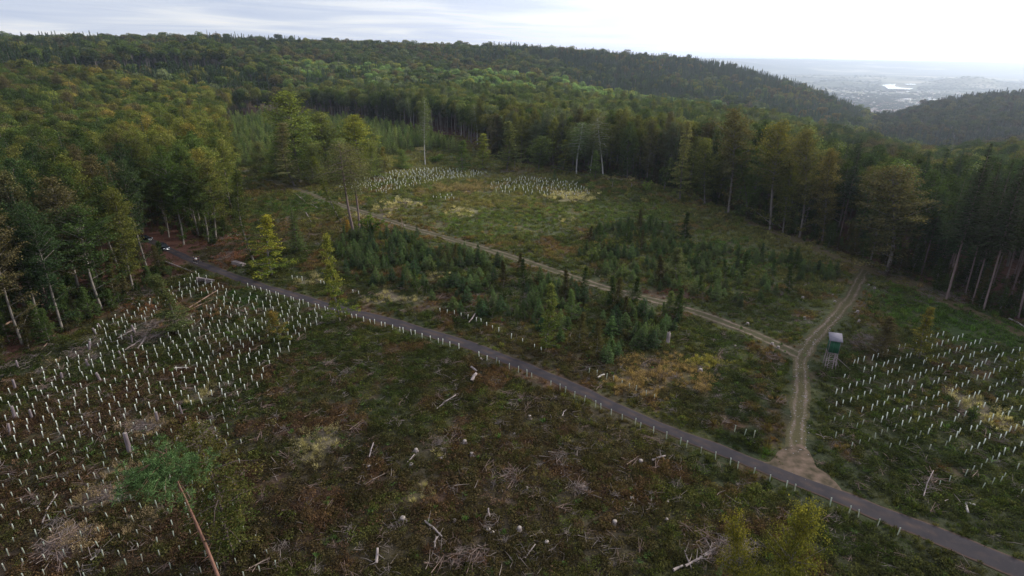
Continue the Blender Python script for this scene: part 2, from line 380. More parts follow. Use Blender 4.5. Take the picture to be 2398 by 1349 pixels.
def pine(seed=3, H=16):
    global rs; rs = np.random.RandomState(seed); T, Cw = MB(), MB()
    path = [(0, 0, 0), (.05, 0, H * .3), (.0, .1, H * .6), (-.15, .15, H * .82), (-.4, .2, H * .98)]
    T.tube(path, [.15, .13, .10, .07, .04], 8)
    for i in range(34):
        z = H * rs.uniform(.05, .78); a = rs.rand() * 6.28; L = rs.uniform(.25, 1.3) * (1.6 if z < H * .2 else .8); x = np.interp(z, [p[2] for p in path], [p[0] for p in path])
        T.tube([(x, 0, z), (x + math.cos(a) * L, math.sin(a) * L, z + L * .25)], [.025, .006], 3, cap=False)
    C0 = []
    for i in range(34):
        a = rs.uniform(1.9, 4.4) if i % 4 else rs.uniform(-1.2, 1.5); L = rs.uniform(1.2, 5.2) if i % 4 else rs.uniform(.6, 1.9)
        z = H * rs.uniform(.86, .99); p0 = np.array([-.4, .2, z]); p1 = p0 + np.array([math.cos(a) * L, math.sin(a) * L * .75, rs.uniform(-.8, 1.0)])
        T.tube([p0, (p0 + p1) / 2 + np.array([0, 0, .2]), p1], [.03, .022, .01], 4, cap=False)
        for j in range(int(L * 3) + 2): C0.append(p0 + (p1 - p0) * rs.uniform(.35, 1.05) + rs.normal(size=3) * np.array([.5, .5, .45]))
    C0 = np.array(C0); P = np.repeat(C0, 34, 0); U = rs.normal(size=P.shape); P = P + nrm(U) * .18 + rs.normal(size=P.shape) * .09
    kites(Cw, P, np.cross(U, rs.normal(size=P.shape)), .30, .16, np.repeat(rs.rand(len(C0)), 34), U=U)
    return T, Cw
prof_ov = lambda t: np.sqrt(np.clip(1 - (t - .4) ** 2 / .38, .04, 1))
def far_broad(seed, H=24, W=11, n=900, ls=1.05, nb=9):
    # a rounded crown of overlapping leaf domes, as beech canopies look from above
    global rs; rs = np.random.RandomState(seed); T, Cw = MB(), MB(); T.tube([(0, 0, 0), (.2, 0, H * .5), (0, .1, H * .85)], [.28, .2, .06], 6)
    C0 = [(0, 0, H * .74, W * .30)]
    for i in range(nb - 1):
        a = i * 2.4 + rs.rand(); q = rs.uniform(.22, .36) * W; C0.append((math.cos(a) * q, math.sin(a) * q, H * rs.uniform(.52, .78), W * rs.uniform(.18, .27)))
    C0 = np.array(C0); wt = C0[:, 3] ** 2; k = rs.choice(nb, n, p=wt / wt.sum()); d = nrm(rs.normal(size=(n, 3)) + np.array([0, 0, .35])); rad = C0[k, 3:4] * rs.uniform(.78, 1.08, (n, 1))
    P = C0[k, :3] + d * rad * np.array([1, 1, .95]); tone = rs.rand(nb)[k]
    kites(Cw, P, d * .9 + rs.normal(size=(n, 3)) * .45 + np.array([0, 0, .25]), rs.uniform(.7, 1.3, n) * ls, .7, np.clip(d[:, 2] * .5 + tone * .6 + rs.uniform(-.1, .1, n), 0, 1))
    for i in range(nb): T.tube([(0, 0, H * .42), tuple(C0[i, :3])], [.12, .04], 4, cap=False)
    return T, Cw
def far_con(seed, H=25, W=6.5):
    global rs; rs = np.random.RandomState(seed); T, Cw = MB(), MB(); T.tube([(0, 0, 0), (0, 0, H)], [.25, .03], 4)
    n = 420; t = rs.rand(n) ** 1.3; a = rs.rand(n) * 6.28; rr = W / 2 * (1 - t) * rs.uniform(.35, 1.05, n) + .1
    P = np.stack([np.cos(a) * rr, np.sin(a) * rr, H * (.22 + .78 * t) - rr * .25], 1)
    U = np.stack([np.cos(a), np.sin(a), -.35 + 0 * a], 1)
    kites(Cw, P, np.cross(U, np.stack([-np.sin(a), np.cos(a), 0 * a], 1)) + rs.normal(size=P.shape) * .3, rs.uniform(.8, 1.5, n), .6, t, U=U)
    return T, Cw
prof_spk = lambda t: np.clip(1.12 - t, .12, 1) ** .85 * (0.75 + .3 * np.sin(t * 17 + 1))
prof_col = lambda t: np.clip(1.05 - t, .12, 1) ** .7 * (0.8 + .2 * np.sin(t * 9))
PROTO = {}
def reg(key, tc_, mt, ml, H, W): PROTO[key] = dict(T=tc_[0], C=tc_[1], mt=mt, ml=ml, H=H, W=W,
    tm=tc_[0].data(key + '_trunk', [mt]), cm=tc_[1].data(key + '_crown', [ml]))
for i in range(5): reg('beech%d' % i, broadleaf(28, 10 + (i % 3), .30 + .05 * (i % 3), 85, 9500, .40, .7, .45, low=.04, seed=20 + i, tr=.27), M_bark, M_leaf, 28, 10.5)
for i in range(3): reg('edge%d' % i, broadleaf(26, 9.5, .16, 105, 10500, .38, .6, .4, low=.05, seed=40 + i, tr=.24), M_bark, M_leaf, 26, 9.5)
for i in range(4): reg('round%d' % i, far_broad(150 + i, 26, 11.5, 4600, .52, 11), M_bark, M_leaf, 26, 11.5)
for i in range(2): reg('slim%d' % i, broadleaf(24, 5.4, .12, 85, 6500, .30, .9, .35, sp=.38, low=.08, seed=50 + i, tr=.17, prof=prof_col), M_bark, M_leaf, 24, 5)
for i in range(2): reg('birch%d' % i, broadleaf(24, 6, .34, 75, 5200, .30, .5, .9, droop=.45, seed=60 + i, tr=.16, gap=.15), M_birch, M_leaf, 24, 6)
for i in range(2): reg('young%d' % i, broadleaf(9, 5.4, .10, 46, 5600, .20, .35, .3, low=.05, seed=70 + i, tr=.09, prof=prof_spk, sp=.24), M_bark, M_leaf, 9, 4.6)
for i in range(2): reg('bush%d' % i, broadleaf(9, 8.0, .10, 80, 11000, .18, .3, .45, low=.05, seed=75 + i, tr=.09, prof=lambda t: np.clip(1.2 - t * .8, .4, 1) * (.8 + .2 * np.sin(t * 15)), sp=.33), M_bark, M_leaf, 9, 6.5)
reg('sparse0', broadleaf(20, 7.5, .08, 80, 11000, .27, 1.2, .9, droop=.45, low=.1, seed=85, tr=.13, gap=.2, sp=.4), M_sprbark, M_leaf, 20, 8)
reg('larch0', broadleaf(28, 8, .45, 60, 5200, .27, .5, .7, droop=.4, seed=80, tr=.2, gap=.2), M_sprbark, M_leaf, 28, 8)
for i in range(3): reg('spruce%d' % i, conifer(32, 7.4, .36 + .05 * i, 40, .55, .2, seed=90 + i), M_sprbark, M_needle, 32, 7.4)
for i in range(2): reg('darkspruce%d' % i, conifer(26, 7, .05, 42, .55, .18, seed=95 + i, dead=False), M_sprbark, M_needle, 26, 7)
for i in range(4): reg('sapling%d' % i, conifer(3.6, 2.3, .04, 13, .26, .05, seed=100 + i, dead=False, up=.35, perW=9, shape=.8, dens=1.7), M_sprbark, M_needle, 3.6, 2.3)
for i in range(3): reg('shrub%d' % i, shrub(3, 3.4, 1400, .2, seed=110 + i), M_bark, M_leaf, 3, 3.4)
reg('pine', pine(), M_pinebark, M_needle, 16, 6)
# bare dead tree
def deadtree(seed=4, H=20):
    global rs; rs = np.random.RandomState(seed); T, Cw = MB(), MB(); T.tube([(0, 0, 0), (.2, .1, H * .6), (.1, 0, H)], [.2, .12, .02], 7)
    for i in range(40):
        z = H * rs.uniform(.5, .98); a = rs.rand() * 6.28; L = rs.uniform(.6, 2.6) * (1.3 - z / H)
        T.tube([(.1, 0, z), (math.cos(a) * L, math.sin(a) * L, z + L * .3)], [.03, .008], 3, cap=False)
    kites(Cw, np.stack([rs.normal(size=260) * .5, rs.normal(size=260) * .5, H * rs.uniform(.88, 1, 260)], 1), rs.normal(size=(260, 3)), .3, .4, 0.3)
    return T, Cw
reg('dead', deadtree(), M_deadwood, M_needle, 20, 4)

# palette: (tint, tip)
PAL = dict(
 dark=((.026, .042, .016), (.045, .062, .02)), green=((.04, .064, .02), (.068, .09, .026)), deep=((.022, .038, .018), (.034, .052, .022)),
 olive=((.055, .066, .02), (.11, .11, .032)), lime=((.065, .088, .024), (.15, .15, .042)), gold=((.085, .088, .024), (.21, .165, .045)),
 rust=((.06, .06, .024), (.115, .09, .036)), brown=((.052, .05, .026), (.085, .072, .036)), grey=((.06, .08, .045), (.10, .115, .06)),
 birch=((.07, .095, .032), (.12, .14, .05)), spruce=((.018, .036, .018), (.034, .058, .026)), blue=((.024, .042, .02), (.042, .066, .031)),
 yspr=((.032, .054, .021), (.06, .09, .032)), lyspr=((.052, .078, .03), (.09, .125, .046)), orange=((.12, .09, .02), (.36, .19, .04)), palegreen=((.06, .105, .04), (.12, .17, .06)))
GAIN = 1.4
def vary(c, k, rnd=random):
    m = GAIN * (1 + rnd.uniform(-k, k)); return tuple(x * m * (1 + rnd.uniform(-k, k) * .35) for x in c)
def plant_tree(name, key, pos, hgt, wid=None, pal='green', label=None, cat='tree', group=None, tip_to=None, rz=None, kvar=.15):
    p = PROTO[key]; root = link(name, None); root.location = pos
    sz = hgt / p['H']; sx = (wid / p['W']) if wid else sz
    q = Quaternion((0, 0, 1), random.uniform(0, 6.28) if rz is None else rz)
    if tip_to is not None:
        up = (Vector(tip_to) - Vector(pos)).normalized(); q = Vector((0, 0, 1)).rotation_difference(up) @ q
    root.rotation_mode = 'QUATERNION'; root.rotation_quaternion = q; root.scale = (sx, sx, sz)
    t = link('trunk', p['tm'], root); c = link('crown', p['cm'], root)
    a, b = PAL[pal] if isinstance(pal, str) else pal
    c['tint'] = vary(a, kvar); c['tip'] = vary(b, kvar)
    tag(root, label, cat, group); return root
#--PART2
# ------------------------------------------------------------------ roads and tracks (pixel way points -> ground)
def smooth_path(pxs, step=1.0, it=2):
    P = np.array([G(p[0], p[1])[:2] for p in pxs]); Wd = []
    for i, p in enumerate(pxs):
        a = np.array(G(p[0], p[1] - p[2])[:2]); b = np.array(G(p[0], p[1] + p[2])[:2])
        t = P[min(i + 1, len(P) - 1)] - P[max(i - 1, 0)]; t = t / np.linalg.norm(t); nn = np.array([-t[1], t[0]])
        Wd.append(abs(np.dot(a - b, nn)) / 2)
    L = np.concatenate([[0], np.cumsum(np.linalg.norm(np.diff(P, axis=0), axis=1))]); s = np.arange(0, L[-1], step)
    X = np.stack([np.interp(s, L, P[:, 0]), np.interp(s, L, P[:, 1])], 1); W_ = np.interp(s, L, Wd)
    for _ in range(it * 12):
        X[1:-1] = (X[:-2] + 2 * X[1:-1] + X[2:]) / 4; W_[1:-1] = (W_[:-2] + 2 * W_[1:-1] + W_[2:]) / 4
    return X, W_
ROAD_PX = [(200, 525, 5), (260, 538, 5), (320, 553, 6), (360, 567, 7), (400, 587, 8), (467, 618, 8), (533, 643, 8), (600, 667, 8), (667, 686, 8), (733, 705, 8), (800, 726, 8.5),
 (880, 744, 9), (967, 768, 10), (1100, 809, 11), (1200, 847, 12), (1300, 888, 12), (1400, 934, 12.5), (1500, 980, 13), (1598, 1021, 13), (1731, 1072, 14.5), (1831, 1111, 16),
 (1932, 1151, 17.5), (2098, 1216, 20), (2265, 1282, 23), (2398, 1340, 26), (2650, 1450, 32), (3000, 1600, 40)]
TRACK_PX = [(640, 425, 2), (700, 445, 3), (765, 468, 5), (830, 491, 7), (890, 510, 8), (950, 530, 9), (1080, 567, 10), (1200, 602, 12), (1330, 645, 14), (1430, 679, 16), (1550, 707, 16), (1650, 737, 16), (1750, 775, 17), (1830, 810, 20), (1880, 838, 22)]
TRACK2_PX = [(2040, 612, 8), (2030, 630, 10), (2012, 655, 12), (1990, 700, 14), (1955, 745, 16), (1905, 795, 20), (1872, 835, 22), (1878, 900, 26), (1872, 960, 30), (1868, 1010, 32), (1862, 1060, 34), (1868, 1095, 36), (1880, 1125, 36)]
TRACK3_PX = [(1740, 515, 4), (1820, 545, 5), (1900, 580, 7), (1980, 612, 9), (2060, 640, 10), (2130, 668, 9), (2200, 700, 9), (2300, 742, 9), (2398, 785, 9), (2500, 830, 9)]
ROAD, RW = smooth_path(ROAD_PX); RW = np.maximum(RW * .93, 1.2)
TR1, TW1 = smooth_path(TRACK_PX); TR2, TW2 = smooth_path(TRACK2_PX); TR3, TW3 = smooth_path(TRACK3_PX)
TW1 = np.clip(TW1 * .88, 1.0, 1.9); TW2 = np.clip(TW2 * .9, 1.4, 2.3); TW3 = np.clip(TW3, 1.2, 2.2)
def dist_path(x, y, X):
    x = np.ravel(x); y = np.ravel(y); out = np.full(len(x), 1e9)
    for i in range(0, len(x), 20000):
        d = (x[i:i + 20000, None] - X[None, ::2, 0]) ** 2 + (y[i:i + 20000, None] - X[None, ::2, 1]) ** 2
        out[i:i + 20000] = np.sqrt(d.min(1))
    return out
def poly_px(pts): return np.array([G(*p)[:2] for p in pts])
def inside(poly, x, y):
    x = np.ravel(x); y = np.ravel(y); c = np.zeros(len(x), bool); j = len(poly) - 1
    for i in range(len(poly)):
        xi, yi = poly[i]; xj, yj = poly[j]
        c ^= ((yi > y) != (yj > y)) & (x < (xj - xi) * (y - yi) / (yj - yi + 1e-12) + xi); j = i
    return c
def dist_poly(poly, x, y):
    x = np.ravel(x); y = np.ravel(y); out = np.full(len(x), 1e9)
    for i in range(len(poly)):
        a = poly[i - 1]; b = poly[i]; ab = b - a; t = np.clip(((x - a[0]) * ab[0] + (y - a[1]) * ab[1]) / (ab @ ab + 1e-9), 0, 1)
        out = np.minimum(out, np.hypot(x - a[0] - t * ab[0], y - a[1] - t * ab[1]))
    return out
EDGE_L = [(-150, 925), (0, 862), (60, 835), (130, 798), (210, 752), (290, 712), (370, 670), (425, 635), (455, 600), (500, 575), (545, 545), (560, 500), (552, 440), (556, 400), (540, 340), (525, 290)]
EDGE_F = [(560, 273), (640, 268), (760, 275), (850, 283), (910, 292), (1000, 308), (1060, 322), (1110, 350), (1160, 372), (1240, 388), (1340, 402), (1430, 414), (1500, 425), (1600, 452), (1700, 492), (1800, 537), (1900, 572), (1960, 592), (2040, 615), (2120, 648), (2200, 690), (2290, 722), (2398, 768), (2520, 820)]
CLEAR = np.concatenate([[(-60, -60), (-95, -20)], poly_px([(-500, 1080)]), poly_px(EDGE_L), poly_px(EDGE_F), [(130, 55), (120, -20), (70, -60)]])
FIELD_L = poly_px([(-260, 1040), (-60, 960), (60, 905), (110, 860), (205, 812), (225, 768), (290, 738), (370, 700), (440, 652), (470, 640), (500, 668), (560, 690), (640, 698), (720, 722), (775, 742), (720, 785), (660, 840), (620, 900), (560, 935), (545, 1000), (570, 1040), (560, 1130), (590, 1230), (660, 1349), (640, 1420), (-300, 1420)])
FIELD_R = poly_px([(1975, 875), (2020, 838), (2100, 806), (2180, 782), (2250, 788), (2330, 812), (2420, 835), (2480, 900), (2480, 1120), (2398, 1155), (2350, 1178), (2270, 1150), (2200, 1150), (2185, 1110), (2260, 1070), (2180, 1075), (2100, 1060), (2010, 1062), (1940, 1045), (1930, 960)])
FIELD_F1 = poly_px([(772, 446), (830, 424), (925, 402), (1000, 396), (1080, 398), (1152, 407), (1100, 418), (1040, 424), (1000, 432), (955, 440), (900, 457), (830, 448)])
FIELD_F2 = poly_px([(1140, 434), (1180, 422), (1230, 417), (1310, 424), (1345, 428), (1385, 452), (1382, 462), (1300, 462), (1230, 456), (1160, 452)])

# ------------------------------------------------------------------ colour of the open ground
BL = []
def blob(px, py, rx, ry, c, a=1.0):
    p = G(px, py); e = G(px + rx, py); f = G(px, py - ry); g = G(px, py + ry)
    BL.append((p.x, p.y, max(.6, (e - p).length), max(.6, (f - g).length / 2), c, a))
STRAW = (.34, .28, .18); DRY = (.17, .125, .075); FERN = (.042, .070, .022); PALE = (.24, .19, .15); RED = (.12, .06, .04)
BRN = (.075, .047, .038)
for b in [(2180, 990, 240, 190, (.034, .042, .019), .7), (250, 1020, 330, 190, BRN, .6), (430, 1250, 260, 120, BRN, .55), (1050, 1130, 420, 150, BRN, .28), (700, 880, 200, 70, BRN, .35), (930, 700, 55, 12, STRAW), (900, 690, 30, 9, STRAW), (735, 1040, 60, 28, STRAW, .8), (745, 1085, 40, 18, STRAW, .6), (1025, 1045, 28, 22, STRAW, .6), (985, 1150, 28, 22, STRAW, .5),  # first blob paints the lens darkening over the right field
 (1345, 462, 55, 12, STRAW, .7), (1080, 498, 35, 12, STRAW, .8), (1330, 512, 26, 10, STRAW, .6), (2270, 945, 40, 14, STRAW, .8), (2330, 985, 40, 16, STRAW, .6), (467, 930, 22, 24, STRAW, .8), (720, 658, 45, 8, STRAW, .6),
 (1030, 645, 35, 9, STRAW, .5), (930, 480, 55, 13, STRAW, .55), (870, 505, 40, 6, STRAW, .6), (990, 350, 16, 5, STRAW, .8), (600, 400, 40, 6, STRAW, .5), (1240, 400, 60, 6, DRY, .8), (1440, 415, 70, 8, STRAW, .6), (1090, 440, 90, 10, DRY, .8),
 (1560, 870, 120, 45, DRY, .8), (1500, 900, 70, 25, DRY, .8), (1660, 850, 50, 16, (.16, .15, .05), .6), (2220, 745, 120, 36, FERN, 1), (2330, 790, 100, 40, FERN, 1), (2120, 700, 80, 25, FERN, .7), (560, 705, 90, 22, (.03, .055, .02), .9),
 (340, 1000, 45, 22, PALE, .7), (250, 1160, 45, 30, PALE, .8), (165, 1255, 60, 25, PALE, .8), (470, 1025, 40, 22, PALE, .8), (340, 1210, 50, 30, PALE, .5), (300, 1095, 40, 25, PALE, .5), (120, 850, 35, 12, PALE, .4),
 (430, 745, 110, 30, (.12, .075, .055), .8), (330, 700, 60, 25, RED, .5), (560, 600, 55, 30, (.15, .075, .06), .9), (520, 560, 50, 22, (.13, .065, .05), .9), (1190, 1130, 90, 60, (.10, .065, .055), .5), (1100, 1300, 120, 40, (.10, .06, .05), .6),
 (1800, 1090, 60, 25, (.045, .07, .02), .6), (1440, 500, 160, 25, (.06, .085, .03), .7), (1150, 520, 130, 30, (.055, .075, .028), .6), (1700, 600, 160, 40, (.045, .07, .028), .7), (700, 480, 90, 25, (.035, .055, .02), .7), (650, 440, 60, 16, (.06, .05, .025), .6), (1550, 690, 60, 12, (.11, .05, .045), .7)]: blob(*b)
def lerp(a, b, t): return a + (b - a) * t[:, None]
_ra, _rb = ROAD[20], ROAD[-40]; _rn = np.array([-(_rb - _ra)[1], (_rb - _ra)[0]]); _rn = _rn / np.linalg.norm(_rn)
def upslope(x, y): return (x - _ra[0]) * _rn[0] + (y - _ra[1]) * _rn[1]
def ground_color(x, y, spots=None):
    x = np.ravel(x).astype(float); y = np.ravel(y).astype(float); r = np.hypot(x, y)
    n1 = fbm(x, y, 14, 21, 4); n2 = fbm(x, y, 5, 31, 3); n3 = fbm(x, y, 34, 41, 3); n4 = fbm(x, y, 3.0, 51, 3)
    c = np.tile(np.array([.045, .052, .024]), (len(x), 1))
    c = lerp(c, np.array([.030, .038, .018]), np.clip((n1 - .5) * 6, 0, 1))
    c = lerp(c, np.array([.080, .052, .038]), np.clip((n3 - .48) * 6, 0, 1) * .5)
    c = lerp(c, np.array([.10, .058, .040]), np.clip((n2 - .56) * 8, 0, 1) * .75)
    c = lerp(c, np.array([.075, .078, .030]), np.clip((n4 - .58) * 8, 0, 1) * .7)
    far = np.clip((upslope(x, y) - 25) / 90 + (n1 - .5) * .6, 0, 1)   # grassier ground well beyond the road
    c = lerp(c, np.array([.088, .090, .040]), far * np.clip(.45 + (n3 - .4) * 2.2, 0, .8))
    for (bx, by, rx, ry, bc, a) in BL:
        d = ((x - bx) / rx) ** 2 + ((y - by) / ry) ** 2
        w = np.clip(1.45 - d * .9 + (n2 - .5) * 2.4 + (n4 - .5) * 1.6, 0, 1) * (d < 4)
        c = lerp(c, np.array(bc), w * a * .5) if spots is None else lerp(c, np.array(bc), (w * a > spots) * .9)
    g1 = np.interp(upslope(x, y) + (n3 - .5) * 30, [-60, -5, 25, 100], [.68, .82, 1.08, 1.5])   # lens vignette painted into the ground colour: darker below the road, lighter beyond
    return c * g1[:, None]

# ------------------------------------------------------------------ ground sheet
th = np.concatenate([np.arange(-180, -60, 4.), np.arange(-60, -48, 1.), np.arange(-48, 48, .25), np.arange(48, 60, 1.), np.arange(60, 180, 4.)])
rr = np.concatenate([[2, 10, 20, 28], np.exp(np.linspace(math.log(34), math.log(700), 330)), np.exp(np.linspace(math.log(706), math.log(40000), 260))])
TH, RRR = np.meshgrid(np.radians(th), rr, indexing='ij'); GX = (np.sin(TH) * RRR).ravel(); GY = (np.cos(TH) * RRR).ravel(); GZ = h(GX, GY)
CO = np.stack([GX, GY, GZ], 1); nr = len(rr); nth = len(th)
ii, jj = np.meshgrid(np.arange(nth), np.arange(nr - 1), indexing='ij'); i2 = (ii + 1) % nth
FA = np.stack([ii * nr + jj, ii * nr + jj + 1, i2 * nr + jj + 1, i2 * nr + jj], -1).reshape(-1, 4)
cen = len(CO); CO = np.vstack([CO, [0, 0, float(h(0, 0))]]); k0 = np.arange(nth)
FA = np.vstack([FA, np.stack([k0 * nr, ((k0 + 1) % nth) * nr, np.full(nth, cen), np.full(nth, cen)], 1)])
gm = MB(); gm.add(CO, FA)
inC = inside(CLEAR, GX, GY); dC = dist_poly(CLEAR, GX, GY); rG = np.hypot(GX, GY)
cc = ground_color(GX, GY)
ed = np.where(inC, 0, np.clip(dC / 3 + (fbm(GX, GY, 6, 8) - .5), 0, 1)) * np.clip(1 - (rG - 600) / 300, 0, 1)
cc = lerp(cc, np.array([.105, .050, .036]), ed)
cc = lerp(cc, np.array([.03, .045, .02]), np.clip((rG - 600) / 300, 0, 1))
# far plain: fields, woods
pl = np.clip((rG - 2200) / 500, 0, 1); f1 = fbm(GX, GY, 700, 61, 4); f2 = fbm(GX, GY, 1600, 71, 3)
pc = np.tile(np.array([.045, .06, .03]), (len(GX), 1)); pc = lerp(pc, np.array([.15, .15, .08]), np.clip((f1 - .5) * 9, 0, 1) * .9); pc = lerp(pc, np.array([.28, .25, .17]), np.clip((f1 - .62) * 12, 0, 1)); pc = lerp(pc, np.array([.03, .045, .028]), np.clip((f2 - .55) * 9, 0, 1))
cc = cc + (pc - cc) * pl[:, None]
def mat_ground():
    m, t, o = newmat('ground'); b = N(t, 'ShaderNodeBsdfPrincipled'); b.inputs['Roughness'].default_value = .95; b.inputs['Specular IOR Level'].default_value = .1
    at = N(t, 'ShaderNodeAttribute', attribute_name='base'); ge = N(t, 'ShaderNodeNewGeometry')
    n1 = N(t, 'ShaderNodeTexNoise', i_Scale=1.6, i_Detail=6.0, i_Roughness=.7); t.links.new(ge.outputs['Position'], n1.inputs['Vector'])
    n2 = N(t, 'ShaderNodeTexNoise', i_Scale=.28, i_Detail=5.0, i_Roughness=.65); t.links.new(ge.outputs['Position'], n2.inputs['Vector'])
    k = mathn(t, 'ADD', mathn(t, 'MULTIPLY', n1.outputs[0], 1.5), mathn(t, 'MULTIPLY', n2.outputs[0], 1.2)); k = mathn(t, 'MAXIMUM', mathn(t, 'SUBTRACT', k, .45), .15)
    kc = N(t, 'ShaderNodeCombineColor'); [t.links.new(k, kc.inputs[i]) for i in range(3)]
    t.links.new(mixc(t, 1.0, at.outputs['Color'], kc.outputs[0], 'MULTIPLY'), b.inputs['Base Color'])
    bp = N(t, 'ShaderNodeBump'); bp.inputs['Strength'].default_value = .8; bp.inputs['Distance'].default_value = .5; t.links.new(n1.outputs[0], bp.inputs['Height']); t.links.new(bp.outputs[0], b.inputs['Normal'])
    t.links.new(b.outputs[0], o.inputs[0]); return m
ground = gm.obj('ground', mat_ground(), smooth=True); tag(ground, kind='structure')
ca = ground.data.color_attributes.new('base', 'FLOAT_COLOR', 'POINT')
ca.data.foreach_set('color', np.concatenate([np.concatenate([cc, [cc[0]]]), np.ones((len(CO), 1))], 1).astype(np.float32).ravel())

def ribbon(name, X, Wd, mat, z=.06, jit=.0, n=8, fl=None):
    T = np.gradient(X, axis=0); T = nrm(T); Nn = np.stack([-T[:, 1], T[:, 0]], 1); mb = MB(); V = []
    s = np.concatenate([[0], np.cumsum(np.linalg.norm(np.diff(X, axis=0), axis=1))])
    jl = (fbm(X[:, 0], X[:, 1], 4, 77, 3) - .5) * jit * 2; jr = (fbm(X[:, 0] + 500, X[:, 1], 4, 78, 3) - .5) * jit * 2
    for k in range(n + 1):
        u = k / n * 2 - 1; off = u * Wd + np.where(u > 0, jl, jr) * abs(u)
        p = X + Nn * off[:, None]; V.append(np.stack([p[:, 0], p[:, 1], h(p[:, 0], p[:, 1]) + z - .05 * abs(u) ** 6], 1))
    V = np.stack(V, 1).reshape(-1, 3); m = len(X); a, b = np.meshgrid(np.arange(m - 1), np.arange(n), indexing='ij')
    F = np.stack([a * (n + 1) + b, a * (n + 1) + b + 1, (a + 1) * (n + 1) + b + 1, (a + 1) * (n + 1) + b], -1).reshape(-1, 4)[:, ::-1]
    mb.add(V, F); o = mb.obj(name, mat, smooth=True); tag(o, kind='structure')
    uv = np.stack([np.tile(np.linspace(-1, 1, n + 1), m), np.repeat(s, n + 1), np.zeros(m * (n + 1))], 1)
    at = o.data.attributes.new('across', 'FLOAT_VECTOR', 'POINT'); at.data.foreach_set('vector', uv.astype(np.float32).ravel()); return o
def mat_road():
    m, t, o = newmat('asphalt'); b = N(t, 'ShaderNodeBsdfPrincipled'); b.inputs['Roughness'].default_value = .95; b.inputs['Specular IOR Level'].default_value = .1
    ge = N(t, 'ShaderNodeNewGeometry'); at = N(t, 'ShaderNodeAttribute', attribute_name='across'); s = N(t, 'ShaderNodeSeparateXYZ'); t.links.new(at.outputs['Vector'], s.inputs[0])
    n1 = N(t, 'ShaderNodeTexNoise', i_Scale=.35, i_Detail=5.0, i_Roughness=.6); n2 = N(t, 'ShaderNodeTexNoise', i_Scale=5.0, i_Detail=4.0, i_Roughness=.7)
    for n in (n1, n2): t.links.new(ge.outputs['Position'], n.inputs['Vector'])
    c = mixc(t, mathn(t, 'MULTIPLY', mathn(t, 'SUBTRACT', n1.outputs[0], .4), 4, clamp=True), (.031, .028, .032), (.043, .037, .040))
    ax = mathn(t, 'ABSOLUTE', s.outputs[0])
    e = mathn(t, 'MULTIPLY', mathn(t, 'SUBTRACT', mathn(t, 'ADD', mathn(t, 'POWER', ax, 3.0), mathn(t, 'MULTIPLY', n2.outputs[0], .9)), .95), 2.5, clamp=True)
    c = mixc(t, mathn(t, 'MULTIPLY', e, .8), c, (.085, .052, .036))
    # leaf litter gathered along the crown of the road
    cn = mathn(t, 'MULTIPLY', mathn(t, 'SUBTRACT', 1.0, mathn(t, 'MULTIPLY', ax, 2.2), clamp=True), mathn(t, 'MULTIPLY', mathn(t, 'SUBTRACT', n1.outputs[0], .42), 5, clamp=True))
    c = mixc(t, mathn(t, 'MULTIPLY', cn, mathn(t, 'MULTIPLY', n2.outputs[0], .9)), c, (.095, .06, .042))
    sp = mathn(t, 'MULTIPLY', mathn(t, 'SUBTRACT', n2.outputs[0], .64), 9, clamp=True); c = mixc(t, sp, c, (.10, .08, .075))
    t.links.new(c, b.inputs['Base Color']); bp = N(t, 'ShaderNodeBump'); bp.inputs['Strength'].default_value = .3; t.links.new(n2.outputs[0], bp.inputs['Height']); t.links.new(bp.outputs[0], b.inputs['Normal'])
    t.links.new(b.outputs[0], o.inputs[0]); return m
